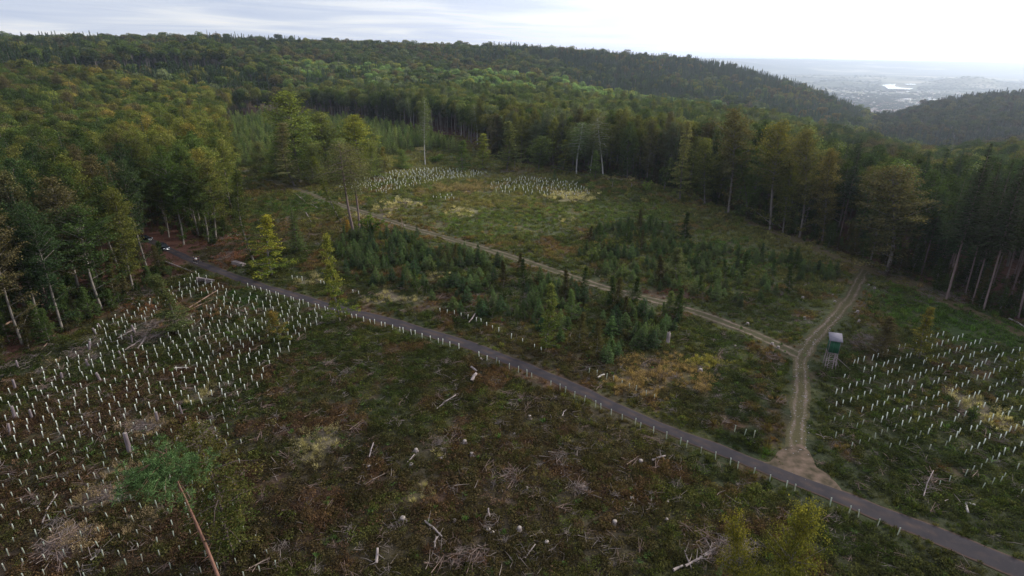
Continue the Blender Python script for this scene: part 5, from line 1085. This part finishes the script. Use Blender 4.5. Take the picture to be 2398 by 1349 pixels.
log(*Q(1040, 945), *Q(1032, 910), .12, 'short whitish stick standing out of brush at bottom centre', z1=.8)
log(*Q(245, 1270), *Q(258, 1205), .17, 'split pale snag sticking up at the bottom edge', z1=1.1, branches=2)
log(*Q(1290, 1235), *Q(1360, 1150), .07, 'curved grey branch at the bottom edge centre', branches=3, z1=.5)
log(*Q(1550, 235), *Q(1582, 190), .08, 'pale branch in green brush below the road', branches=1)
log(*Q(2180, 545), *Q(2275, 515), .15, 'grey log lying beside road guards, lower centre', branches=1)
log(*Q(2330, 1320), *Q(2395, 1290), .16, 'pale log piece left of the bottom golden beech')
log(*Q9(1985, 855), *Q9(2003, 915), .16, 'whitish log pointing down the slope at lower right', mat=M_peeled)
log(*Q9(1985, 842), *Q9(2055, 862), .12, 'thin pale log across the top of the whitish log', mat=M_peeled)
log(*Q9(120, 1230), *Q9(300, 1120), .12, 'long grey bough in the brush heap at bottom right', branches=8)
log(*Q9(20, 1290), *Q9(200, 1200), .14, 'thick grey bough at the left of the brush heap', branches=6)
log(*Q9(10, 1180), *Q9(60, 1300), .08, 'thin bough crossing the brush heap end', branches=4)
log(*Q9(350, 1160), *Q9(410, 1150), .14, 'short log beside the golden beech, bottom edge')
log(*Q9(1690, 800), *Q9(1740, 680), .06, 'grey dead branch standing out of the right brush heap', branches=10, z1=1.6)
log(*Q4(1232, 1246), *Q4(1338, 1243), .22, 'fat white log lying level in the left planting', mat=M_peeled)
log(*Q4(968, 1110), *Q4(1030, 1015), .17, 'grey log at the left end of the brush windrow', branches=4)
log(*Q4(1060, 1030), *Q4(1240, 960), .15, 'long grey log in the middle of the brush windrow', branches=6)
log(*Q4(1180, 1000), *Q4(1330, 900), .12, 'thin log on top of the brush windrow', branches=6)
log(*Q4(880, 1115), *Q4(1000, 1040), .11, 'slim log below the brush windrow', branches=3)
log(*Q4(1330, 820), *Q4(1540, 690), .14, 'long brown trunk leading up to the log rack', branches=5, mat=M_brownwood)
log(*Q4(1300, 850), *Q4(1500, 760), .10, 'thin brown trunk below the long one', branches=5, mat=M_brownwood)
log(*Q4(830, 1035), *Q4(960, 965), .14, 'grey log among tall stumps in the left planting', branches=3)
log(*Q4(645, 812), *Q4(935, 590), .24, 'mossy fallen trunk across the left forest floor', mat=M_brownwood, branches=6)
log(*Q4(0, 960), *Q4(580, 650), .2, 'dark fallen trunk deep in the left wood', mat=M_brownwood, branches=4)
log(*Q4(290, 1120), *Q4(440, 950), .1, 'thin brown windfall at the left planting edge', mat=M_brownwood, branches=6)
log(*Q4(1165, 495), *Q4(1375, 575), .2, 'fallen trunk with root end beside the log rack', taper=.4, branches=4)
log(*Q7(300, 990), *Q7(405, 785), .09, 'thin long pole lying in the left planting', branches=1)
log(*Q7(640, 1250), *Q7(672, 1202), .08, 'short white stick near the bottom left', mat=M_peeled)
log(*Q4(2060, 1), *Q4(2170, 90), .2, 'pale trunk on the slope left of the leaning column beech', branches=3)
log(726, 478, 745, 489, .2, 'upper of two pale logs lying on the bank by the track', branches=1)
log(716, 498, 729, 520, .16, 'lower thin pale log lying down the bank', branches=1)
log(533, 557, 544, 549, .3, 'chunky cut log end on the bare slope by the road', mat=M_peeled)
log(554, 553, 571, 551, .22, 'second cut log above the log pile', mat=M_peeled)
log(1105, 895, 1116, 885, .3, 'leaning stump-like log below the road', z1=.9); log(1103, 862, 1116, 872, .22, 'pale log chunk beside road guards')
log(1170, 405, 1205, 401, .2, 'long pale log at the far edge of the clearing'); log(1098, 758, 1113, 741, .16, 'pale stick leaning in the guard row above the road', z1=.7)
log(1400, 888, 1415, 880, .2, 'short whitish log beside the mid-road guards', mat=M_peeled); log(1714, 497, 1740, 500, .25, 'white log lying at right wood edge', mat=M_peeled)
log(2335, 712, 2370, 717, .15, 'thin pale log under the tall spruces'); log(2362, 748, 2398, 768, .16, 'pale log at the right frame edge below spruces', mat=M_peeled)
log(1895, 665, 1880, 672, .08, 'pale fork branch on the clearing near right junction', branches=3)
# snapped white snag and bare stems in the left wood
def snag(px, py, ty, tx, rad, lab, mat=M_deadwood):
    p = G(px, py); d = ray(tx, ty); t = p.y / d[1]; q = Vector((d[0] * t, p.y, HCAM + d[2] * t)) - p; mb = MB(); mb.tube([(0, 0, 0), q * .5 + Vector((.15, 0, 0)), q], [rad, rad * .8, rad * .45], 8, 0)
    for i in range(5): a = random.random() * 6.28; c = q * random.uniform(.3, .95); mb.tube([c, c + Vector((math.cos(a), math.sin(a), .3)) * .8], [.04, .01], 4, 0)
    o = mb.obj('dead_tree', [mat]); o.location = p; tag(o, lab, 'dead tree')
snag(217, 650, 565, 186, .26, 'bare broken pale trunk standing in the left wood', M_birch); snag(1205, 397, 371, 1205, .18, 'short bare grey pole at the far edge', M_deadwood); snag(1478, 440, 428, 1479, .25, 'small pale snag at the far right of clearing', M_deadwood); snag(942, 532, 508, 938, .12, 'thin dead stick tree beside the dirt track', M_brownwood)
snag(1432 + 0, 1 + 440, 425, 1435, .12, 'thin grey pole behind far planting')

# ------------------------------------------------------------------ log pile and log rack
LBP = 'peeled log in the pile on the bank above the road'
a, b = G(528, 612), G(592, 632)
u_ = (b - a); u_.z = 0; L_ = 4.6; u_.normalize(); side = Vector((-u_.y, u_.x, 0)); c0 = (a + b) / 2; c0.z = float(h(c0.x, c0.y)); lm = []
for i in range(3):
    mb = MB(); mb.tube([(-L_ / 2, 0, 0), (0, .02, .01), (L_ / 2, 0, 0)], [.17, .16, .145], 10, 0); me = mb.data('pile_log', [M_deadwood]); lm.append(me)
for row in range(3):
    for k in range(5 - row):
        o = link('log', random.choice(lm)); off = (k - (4 - row) / 2) * .37; p = c0 + side * off + u_ * random.uniform(-.25, .25); o.location = (p.x, p.y, c0.z + .2 + row * .31); o.rotation_euler = (0, 0, math.atan2(u_.y, u_.x) + random.gauss(0, .01)); tag(o, LBP, 'log', LBP)
a, b = G(458, 660), G(506, 668); u_ = (b - a); u_.z = 0; L2 = 4.6; u_.normalize(); side = Vector((-u_.y, u_.x, 0)); c0 = (a + b) / 2; rot = math.atan2(u_.y, u_.x)
for nm_, off, z_r, r_, ln, lab in (('log', .0, 1.15, .2, 1.0, 'topmost pale log of the rack below the parked car'), ('log', .38, 1.05, .18, 1.08, 'rear log of the rack below the parked car'), ('log', .05, .72, .17, .95, 'second log from top of the rack'), ('log', .1, .36, .17, .9, 'lowest log of the rack, near the ground'), ('log', .45, .66, .16, 1.0, 'inner log lying behind the rack front')):
    mb = MB(); mb.tube([(-L2 * ln / 2, 0, 0), (0, .03, 0), (L2 * ln / 2, 0, 0)], [r_, r_ * .92, r_ * .8], 10, 0); o = mb.obj(nm_, [M_deadwood]); p = c0 + side * off; o.location = (p.x, p.y, c0.z + z_r); o.rotation_euler = (0, 0, rot); tag(o, lab, 'log')
for k_, lab in ((-.46, 'left upright post holding the log rack'), (.12, 'right upright post holding the log rack')):
    mb = MB(); mb.tube([(0, 0, -.1), (0, 0, 1.5)], [.17, .16], 8, 0); o = mb.obj('post', [M_deadwood]); p = c0 + u_ * L2 * k_ - side * .38; o.location = (p.x, p.y, c0.z); tag(o, lab, 'post')

# ------------------------------------------------------------------ hunting hide
M_green = pmat('green_paint', (.018, .085, .045), .8, .35, 1.5, stretch=(7, 7, .3)); M_roof = pmat('roof_felt', (.19, .18, .21), 1.0, .25, 1.2, spec=.05, stretch=(1, 6, 1)); M_hidewood = pmat('hide_poles', (.24, .19, .195), .85, .25, 2); M_black = pmat('dark_opening', (.01, .01, .012), .9, .1)
hp = G(1941, 858); zt = ztop(hp.x, hp.y, 776) - hp.z; S_h = zt / 6.6; print('hide height', zt)
hide = link('hunting_hide', None); hide.location = hp; hide.rotation_euler = (0, 0, R(-20)); hide.scale = (S_h * .9, S_h * .9, S_h)
tag(hide, 'green boxed hunting hide with grey roof standing on a ladder frame', 'hunting hide')
w, d = .85, .8; z0, z1 = 2.9, 5.25
mb = MB()
for (cx_, cy_, sx_, sy_) in ((0, -d, 2 * w, .05), (0, d, 2 * w, .05), (-w, 0, .05, 2 * d - .06), (w, 0, .05, 2 * d - .06)): mb.box((cx_, cy_, (z0 + z1) / 2), (sx_, sy_, z1 - z0))
mb.obj('cabin_wall', [M_green], hide)
mb = MB(); mb.box((0, 0, z0 - .05), (2 * w + .1, 2 * d + .1, .08)); mb.obj('floor_board', [M_hidewood], hide)
mb = MB(); mb.box((-w - .03, -d - .03, (z0 + z1) / 2), (.07, .07, z1 - z0 + .04)); mb.box((w + .03, -d - .03, (z0 + z1) / 2), (.05, .07, z1 - z0 + .04)); mb.obj('corner_trim', [M_hidewood], hide)
mb = MB(); M_ = Matrix.Translation((0, -.1, z1 + .32)) @ Matrix.Rotation(R(17), 4, 'X'); mb.box((0, 0, 0), (2 * w + .55, 2 * d + .75, .07), 0, M_); mb.obj('roof', [M_roof], hide)
mb = MB(); mb.box((w + .028, .0, z1 - .75), (.02, .9, .35)); mb.obj('window_slot', [M_black], hide)
mb = MB(); mb.box((w + .03, .1, z0 + .55), (.03, .5, .12)); mb.box((w + .03, -.3, z0 + 1.2), (.03, .3, .2)); mb.obj('cleat', [M_black], hide)
for sx_ in (-1, 1):
    for sy_ in (-1, 1):
        mb = MB(); mb.tube([(sx_ * w * 1.08, sy_ * d * (1.5 if sy_ < 0 else 1.15), -.1), (sx_ * w * .95, sy_ * d * .95, z0)], .065, 7, 0); mb.obj('leg', [M_hidewood], hide)
mb = MB(); mb.tube([(-.62, -1.75, -.05), (-.5, -.95, z0 + .1)], .05, 6, 0); mb.tube([(.30, -1.75, -.05), (.3, -.95, z0 + .1)], .05, 6, 0)
lad = mb.obj('ladder', [M_hidewood], hide)
for i in range(9):
    t = (i + .6) / 9.3; mb = MB(); y_ = -1.75 + .8 * t; z_r = t * z0; mb.tube([(-.66 + .1 * t, y_ - .05, z_r), (.36, y_ - .05, z_r)], .035, 6, 0); mb.obj('rung', [M_hidewood], lad)
for (p0, p1) in (((-w, -d * 1.2, .3), (w, -d * 1.05, 2.5)), ((w * 1.05, -d * 1.3, .3), (w, d, 2.6)), ((-w * 1.05, -d * 1.3, 2.6), (-w, d, .3)), ((-w, d * 1.1, .4), (w, d, 2.5)), ((-w * 1.05, -d * 1.25, 1.5), (w * 1.05, -d * 1.25, 1.5))):
    mb = MB(); mb.tube([p0, p1], .04, 6, 0); mb.obj('cross_brace', [M_hidewood], hide)
mb = MB(); mb.tube([(w * .95, -.2, 2.0), (3.4, -.9, .35)], .05, 6, 0); mb.obj('support_pole', [M_hidewood], hide)
mb = MB(); mb.tube([(w * .95, .3, 1.7), (1.7, -.3, .05)], .05, 6, 0); mb.obj('support_pole', [M_hidewood], hide)

# ------------------------------------------------------------------ cars
M_car = pmat('car_paint', (.012, .014, .022), .25, .1, spec=.6); M_glass = pmat('car_glass', (.02, .025, .03), .08, .1, spec=.8); M_tyre = pmat('rubber', (.012, .012, .012), .9, .1); M_rim = pmat('rim', (.4, .4, .42), .35, .1, metal=.8); M_lamp = pmat('lamp_glass', (.75, .78, .82), .15, .1, spec=.8); M_chrome = pmat('chrome', (.6, .62, .66), .25, .1, metal=.7); M_red = pmat('tail_lamp', (.35, .02, .02), .3, .1); M_plate = pmat('plate', (.75, .75, .72), .5, .05)
def make_car():
    root = link('parked_car', None); prof = [(-2.3, .45), (-2.32, .95), (-2.2, 1.15), (-1.95, 1.62), (-1.5, 1.72), (.2, 1.70), (.55, 1.58), (1.15, 1.12), (1.95, 1.02), (2.25, .88), (2.33, .5), (2.2, .3), (-2.2, .3)]
    W2 = .92; mb = MB(); n = len(prof); V = []
    for s_, ins in ((-1, .10), (-1, 0), (1, 0), (1, .10)):
        for (x, z) in prof: k = 1 - .18 * max(0, (z - 1.05) / .65); V.append([x * (1 if not ins else .985), s_ * W2 * k * (1 if not ins else .985), z if not ins else .3 + (z - .3) * .985])
    V = np.array(V); V[:n, 1] = -W2 * .97 * (1 - .18 * np.clip((V[:n, 2] - 1.05) / .65, 0, 1)); V[3 * n:, 1] = -V[:n, 1]
    F = []
    for L_ in range(3):
        for k in range(n): F.append([L_ * n + k, L_ * n + (k + 1) % n, (L_ + 1) * n + (k + 1) % n, (L_ + 1) * n + k])
    V = np.vstack([V, [[0, -W2 * .97, .9], [0, W2 * .97, .9]]])
    for k in range(n): F.append([(k + 1) % n, k, 4 * n, 4 * n]); F.append([3 * n + k, 3 * n + (k + 1) % n, 4 * n + 1, 4 * n + 1])
    mb.add(V, F); mb.obj('body', [M_car], root)
    def glass(nm, pts): mb = MB(); mb.add(pts, [[0, 1, 2, 3]]); mb.obj(nm, [M_glass], root)
    glass('windscreen', [(.62, -.72, 1.56), (.62, .72, 1.56), (1.16, .8, 1.15), (1.16, -.8, 1.15)]); glass('rear_window', [(-1.99, -.68, 1.58), (-2.2, -.76, 1.2), (-2.2, .76, 1.2), (-1.99, .68, 1.58)])
    for s_ in (-1, 1): mb = MB(); mb.add([(-1.75, s_ * .885, 1.15), (.95, s_ * .905, 1.15), (.4, s_ * .80, 1.58), (-1.6, s_ * .80, 1.6)], [[0, 1, 2, 3]]); mb.obj('side_window', [M_glass], root)
    for x in (-1.4, 1.42):
        for s_ in (-1, 1):
            mb = MB(); mb.tube([(x, s_ * .72, .35), (x, s_ * .95, .35)], .35, 18, 0); wh = mb.obj('wheel', [M_tyre], root); mb = MB(); mb.tube([(x, s_ * .80, .35), (x, s_ * .965, .35)], .21, 12, 0); mb.obj('rim', [M_rim], wh)
    for s_ in (-1, 1):
        mb = MB(); mb.box((2.26, s_ * .66, .82), (.14, .34, .17)); mb.obj('headlight', [M_lamp], root); mb = MB(); mb.box((-2.3, s_ * .74, 1.02), (.1, .22, .3)); mb.obj('tail_light', [M_red], root); mb = MB(); mb.box((.95, s_ * 1.0, 1.15), (.14, .2, .14)); mb.obj('mirror', [M_car], root)
    mb = MB(); mb.box((2.32, 0, .74), (.06, .8, .16)); mb.obj('grille', [M_chrome], root); mb = MB(); mb.box((2.35, 0, .5), (.03, .5, .11)); mb.obj('number_plate', [M_plate], root); mb = MB(); mb.box((2.29, 0, .42), (.12, 1.7, .16)); mb.obj('bumper', [M_chrome], root)
    return root
def road_dir(p):
    k = int(np.argmin(np.hypot(ROAD[:, 0] - p.x, ROAD[:, 1] - p.y))); k = min(max(k, 2), len(ROAD) - 3); d = ROAD[k + 2] - ROAD[k - 2]; return math.atan2(d[1], d[0])
def copy_tree(o, parent=None):
    c = o.copy(); col.objects.link(c); c.parent = parent
    for ch in list(o.children): copy_tree(ch, c)
    return c
car = make_car(); p = G(384, 585); car.location = (p.x, p.y, p.z + .1); car.rotation_euler = (0, 0, road_dir(p)); tag(car, 'dark car with pale headlights facing down the road, nearer one', 'car')
car2 = copy_tree(car); p = G(338, 565); car2.location = (p.x, p.y, p.z + .08); car2.rotation_euler = (0, 0, road_dir(p) + .5); tag(car2, 'black car parked farther back, half hidden under the trees', 'car')

# ------------------------------------------------------------------ people and dog
def mcol(n, c, r_=.8): return pmat(n, c, r_, .12, 6)
M_skin = mcol('skin', (.42, .25, .18), .6); M_hair = mcol('hair', (.05, .03, .02)); M_white = mcol('white_cloth', (.8, .8, .8)); M_navy = mcol('navy_cloth', (.015, .02, .045)); M_blk = mcol('black_cloth', (.012, .012, .014)); M_violet = mcol('violet_cloth', (.05, .02, .06)); M_fur = mcol('dark_fur', (.035, .022, .018)); M_shoe = mcol('white_shoe', (.75, .75, .75))
def skin(name, V, E, Rr, mat, parent=None, root=0, lv=1):
    me = bpy.data.meshes.new(name); me.from_pydata([tuple(v) for v in V], E, []); me.materials.append(mat); o = link(name, me, parent)
    o.modifiers.new('skin', 'SKIN').use_smooth_shade = True
    if not me.skin_vertices: me.attributes.new  # layer is made by the modifier's data below
    return o, me
def grow(name, V, E, Rr, mat, parent=None, root=0):
    """one continuous tapering surface round a skeleton, made with the Skin modifier"""
    me = bpy.data.meshes.new(name); me.from_pydata([tuple(v) for v in V], E, [])
    bm_o = link(name, me, parent)
    import bmesh
    bm = bmesh.new(); bm.from_mesh(me); ly = bm.verts.layers.skin.verify(); bm.verts.ensure_lookup_table()
    for i, v in enumerate(bm.verts): v[ly].radius = (Rr[i], Rr[i]) if not hasattr(Rr[i], '__len__') else Rr[i]; v[ly].use_root = (i == root)
    bm.to_mesh(me); bm.free(); me.materials.append(mat)
    s = bm_o.modifiers.new('skin', 'SKIN'); s.use_smooth_shade = True; u = bm_o.modifiers.new('sub', 'SUBSURF'); u.levels = 1; u.render_levels = 1; return bm_o
def person(px, py, face, top, legs, lab, armL=(.0, .25), armR=(.0, .0), stride=.12, shoe=None, Hh=1.75, hair=M_hair):
    root = link('person', None); p = G(px, py); root.location = (p.x, p.y, p.z + .1); root.rotation_euler = (0, 0, face); k = Hh / 1.75; root.scale = (k,) * 3; tag(root, lab, 'person')
    # x forward, y left
    V = [(0, 0, .95), (0, 0, 1.15), (.01, 0, 1.36), (.01, 0, 1.47), (.02, 0, 1.56), (.03, 0, 1.66), (.02, 0, 1.74)]; E = [(0, 1), (1, 2), (2, 3), (3, 4), (4, 5), (5, 6)]; Rr = [(.16, .12), (.13, .10), (.17, .11), (.055, .055), (.065, .07), (.078, .095), (.045, .05)]
    for s_, a in ((1, armL), (-1, armR)):
        b = len(V); sh = (0, s_ * .19, 1.40); el = (.02 + a[0] * .5, s_ * .24, 1.12); wr = (.05 + a[0] + a[1], s_ * (.24 - a[1] * .3), .88 + a[1] * .9); pa = (wr[0] + .04, wr[1], wr[2] - .07)
        V += [sh, el, wr, pa]; E += [(2, b), (b, b + 1), (b + 1, b + 2), (b + 2, b + 3)]; Rr += [.06, .042, .028, (.035, .02)]
        for f in range(5):
            c = len(V); yy = (f - 2) * .017
            q0 = (pa[0] + yy, pa[1], pa[2] - .03 if f else pa[2]); q1 = (pa[0] + yy * 1.1 + .012, pa[1] - s_ * .012, pa[2] - .095 + abs(f - 2) * .008 + (.04 if f == 0 else 0)); V += [q0, q1]; E += [(b + 3, c), (c, c + 1)]; Rr += [.009, .007]
    for s_ in (1, -1):
        b = len(V); V += [(0, s_ * .10, .88), (s_ * stride * .5 + .02, s_ * .11, .50), (s_ * stride, s_ * .11, .09), (s_ * stride + .16, s_ * .12, .04)]; E += [(0, b), (b, b + 1), (b + 1, b + 2), (b + 2, b + 3)]; Rr += [.095, .062, .04, .035]
    V.append((.13, 0, 1.63)); E.append((5, len(V) - 1)); Rr.append(.015)
    grow('body', V, E, Rr, M_skin, root)
    # clothing
    Vt = [(0, 0, .93), (0, 0, 1.15), (.01, 0, 1.37), (.01, 0, 1.45)]; Et = [(0, 1), (1, 2), (2, 3)]; Rt = [(.175, .135), (.15, .12), (.19, .13), (.075, .075)]
    for s_, a in ((1, armL), (-1, armR)):
        b = len(Vt); Vt += [(0, s_ * .19, 1.40), (.02 + a[0] * .5, s_ * .24, 1.12)]; Et += [(2, b), (b, b + 1)]; Rt += [.075, .055]
        if top is not M_white: Vt.append((.05 + a[0] + a[1], s_ * (.24 - a[1] * .3), .88 + a[1] * .9)); Et.append((b + 1, b + 2)); Rt.append(.04)
    grow('jacket' if top is not M_white else 'shirt', Vt, Et, Rt, top, root)
    Vl = [(0, 0, .97)]; El = []; Rl = [(.165, .13)]
    for s_ in (1, -1): b = len(Vl); Vl += [(0, s_ * .10, .86), (s_ * stride * .5 + .02, s_ * .11, .50), (s_ * stride, s_ * .11, .12)]; El += [(0, b), (b, b + 1), (b + 1, b + 2)]; Rl += [.108, .078, .06]
    grow('trousers', Vl, El, Rl, legs, root)
    for s_ in (1, -1): grow('shoe', [(s_ * stride - .04, s_ * .11, .06), (s_ * stride + .08, s_ * .115, .05), (s_ * stride + .19, s_ * .12, .04)], [(0, 1), (1, 2)], [(.05, .055), (.05, .045), (.042, .03)], shoe or M_blk, root)
    grow('hair', [(-.03, 0, 1.62), (-.02, 0, 1.71), (.03, 0, 1.77)], [(0, 1), (1, 2)], [(.075, .07), (.09, .085), (.06, .05)], hair, root)
    for s_ in (1, -1): grow('eye', [(.105, s_ * .03, 1.665), (.108, s_ * .03, 1.667)], [(0, 1)], [.009, .009], M_blk, root)
    return root
person(461, 617, R(-60), M_white, M_blk, 'person in white top and black trousers standing on the road', armL=(.05, .2), shoe=M_shoe)
person(455.5, 615.5, R(-30), M_navy, M_blk, 'person in dark jacket holding hands forward, left of the white-topped person', armL=(.1, .28), armR=(.1, .28), shoe=M_shoe)
person(467, 615, R(-120), M_violet, M_blk, 'person in dark violet jacket right of the white-topped person', armR=(0, .1))
def dog():
    root = link('dog', None); p = G(477, 616); root.location = (p.x, p.y, p.z + .06); root.rotation_euler = (0, 0, R(160)); tag(root, 'small dark dog standing beside the three people', 'dog')
    V = [(-.32, 0, .42), (-.1, 0, .43), (.18, 0, .44), (.33, 0, .52), (.42, 0, .62), (.52, 0, .60), (.62, 0, .57)]; E = [(i, i + 1) for i in range(6)]; Rr = [(.09, .1), (.09, .10), (.12, .14), (.08, .09), (.08, .08), (.05, .05), (.03, .03)]
    for s_ in (1, -1):
        b = len(V); V += [(-.33, s_ * .08, .34), (-.28, s_ * .08, .22), (-.38, s_ * .08, .13), (-.35, s_ * .08, .02)]; E += [(0, b), (b, b + 1), (b + 1, b + 2), (b + 2, b + 3)]; Rr += [.07, .045, .025, .025]
        b = len(V); V += [(.2, s_ * .08, .3), (.2, s_ * .08, .15), (.22, s_ * .08, .02)]; E += [(2, b), (b, b + 1), (b + 1, b + 2)]; Rr += [.05, .03, .025]
        b = len(V); V += [(.40, s_ * .06, .70)]; E += [(4, b)]; Rr += [.02]
    b = len(V); V += [(-.45, 0, .5), (-.55, 0, .62)]; E += [(0, b), (b, b + 1)]; Rr += [.03, .015]; grow('coat', V, E, Rr, M_fur, root)
dog()

# ------------------------------------------------------------------ river, town and haze in the far plain
def mat_water():
    m, t, o = newmat('water'); b = N(t, 'ShaderNodeBsdfPrincipled'); b.inputs['Base Color'].default_value = (.25, .28, .30, 1); b.inputs['Roughness'].default_value = .12; b.inputs['Specular IOR Level'].default_value = 1.0; b.inputs['IOR'].default_value = 1.6
    g_ = N(t, 'ShaderNodeBsdfGlossy'); g_.inputs['Roughness'].default_value = .1; g_.inputs['Color'].default_value = (.95, .95, .93, 1); mx = N(t, 'ShaderNodeMixShader'); mx.inputs[0].default_value = .85; t.links.new(b.outputs[0], mx.inputs[1]); t.links.new(g_.outputs[0], mx.inputs[2]); t.links.new(mx.outputs[0], o.inputs[0]); return m
M_water = mat_water()
def water(pts):
    P = [G(*p) for p in pts]; z = max(p.z for p in P) + 1.5; n = len(P); c = sum((Vector((p.x, p.y, z)) for p in P), Vector()) / n
    me = bpy.data.meshes.new('river'); me.from_pydata([(p.x, p.y, z) for p in P], [], [list(range(n))]); me.materials.append(M_water); o = link('river', me); tag(o, kind='structure')
water([(2067, 199), (2082, 197.5), (2098, 197.5), (2094, 203), (2098, 207), (2110, 210), (2138, 211.5), (2131, 214.8), (2100, 213.5), (2078, 213.5), (2072, 207), (2066, 202)][::-1])
water([(2118, 197.5), (2144, 196.8), (2144, 201), (2122, 201.2)][::-1])
water([(1918, 186), (1950, 187), (1968, 188.5), (1945, 188.6), (1920, 187)][::-1])
mb = MB(); q = np.random.RandomState(15); k = 0; M_h = [pmat('house_wall', (.62, .60, .56), .8, .2, .01), pmat('house_roof', (.17, .10, .08), .8, .3, .01), pmat('hall_roof', (.75, .76, .78), .6, .1, .01)]
while k < 3600:
    r_ = q.uniform(3300, 7700); px_ = q.uniform(1890, 2480); a = az_of(px_, 200); x, y = r_ * math.sin(a), r_ * math.cos(a)
    dn = float(fbm(x, y, 900, 88, 3)); near_ = math.exp(-((r_ - 4600) / 900) ** 2) * .75 * (1 if px_ < 2300 else .5)
    if q.rand() > np.clip((dn - .5) * 3, .03, .8) * .5 + near_: continue
    pr = proj(x, y, -250)
    if 2060 < pr[0] < 2150 and 195 < pr[1] < 216: continue
    z = float(h(x, y)); b = q.rand() < .04; L_, W_, H_ = (q.uniform(40, 90), q.uniform(25, 50), 9) if b else (q.uniform(10, 20), q.uniform(8, 12), q.uniform(6, 10)); th_ = q.rand() * 3.14; cs, sn = math.cos(th_), math.sin(th_)
    rt = lambda u, v, w_: (x + u * cs - v * sn, y + u * sn + v * cs, z + w_)
    V = [rt(sx_ * L_ / 2, sy_ * W_ / 2, zz_) for zz_ in (-2, H_) for sx_, sy_ in ((-1, -1), (1, -1), (1, 1), (-1, 1))]; rg = H_ + (1 if b else W_ * .45); V += [rt(-L_ / 2, 0, rg), rt(L_ / 2, 0, rg)]
    mb.add(V, [[0, 1, 5, 4], [1, 2, 6, 5], [2, 3, 7, 6], [3, 0, 4, 7], [5, 6, 9, 9], [7, 4, 8, 8]], 0); mb.add(V, [[4, 5, 9, 8], [6, 7, 8, 9]], 2 if b else 1); k += 1
tag(mb.obj('town', M_h), 'distant town houses scattered over the hazy plain', kind='stuff')
# woods on the plain, between fields and houses
P = []; q = np.random.RandomState(16)
while len(P) < 9000:
    r_ = math.exp(q.uniform(math.log(3000), math.log(12000))); a = az_of(q.uniform(1750, 2480), 200); x, y = r_ * math.sin(a), r_ * math.cos(a)
    if fbm(x, y, 500, 95, 3) < .52 and q.rand() > .12: continue
    pr = proj(x, y, -250)
    if (2062 < pr[0] < 2148 and 195 < pr[1] < 216) : continue
    P.append((x, y))
P = np.array(P); n = len(P); ti = np.tile([.03, .045, .025], (n, 1)) * q.uniform(.7, 1.3, (n, 1)); s = q.uniform(.7, 1.4, n)
scatter('plain_woods', 'tree rows and copses across the distant plain', kin[:4], np.stack([P[:, 0], P[:, 1], h(P[:, 0], P[:, 1]) - 3], 1), q.randint(0, 4, n), np.stack([s * 2.4, s * 2.4, s * .8], 1), ti, ti * 1.4, tilt=.02)
zl = float(GZ.min()) - 1.5; zh = max(float(GZ.max()), 150) + 30
mb = MB(); mb.box((0, 0, (zl + zh) / 2), (82000, 82000, zh - zl)); m, t, o_ = newmat('haze_air'); pv = N(t, 'ShaderNodeVolumePrincipled'); pv.inputs['Color'].default_value = (.72, .83, 1, 1); pv.inputs['Density'].default_value = HAZE; pv.inputs['Anisotropy'].default_value = .55
t.links.new(pv.outputs[0], o_.inputs['Volume']); hz = mb.obj('haze', m); tag(hz, kind='stuff')
print('haze box', zl, zh)
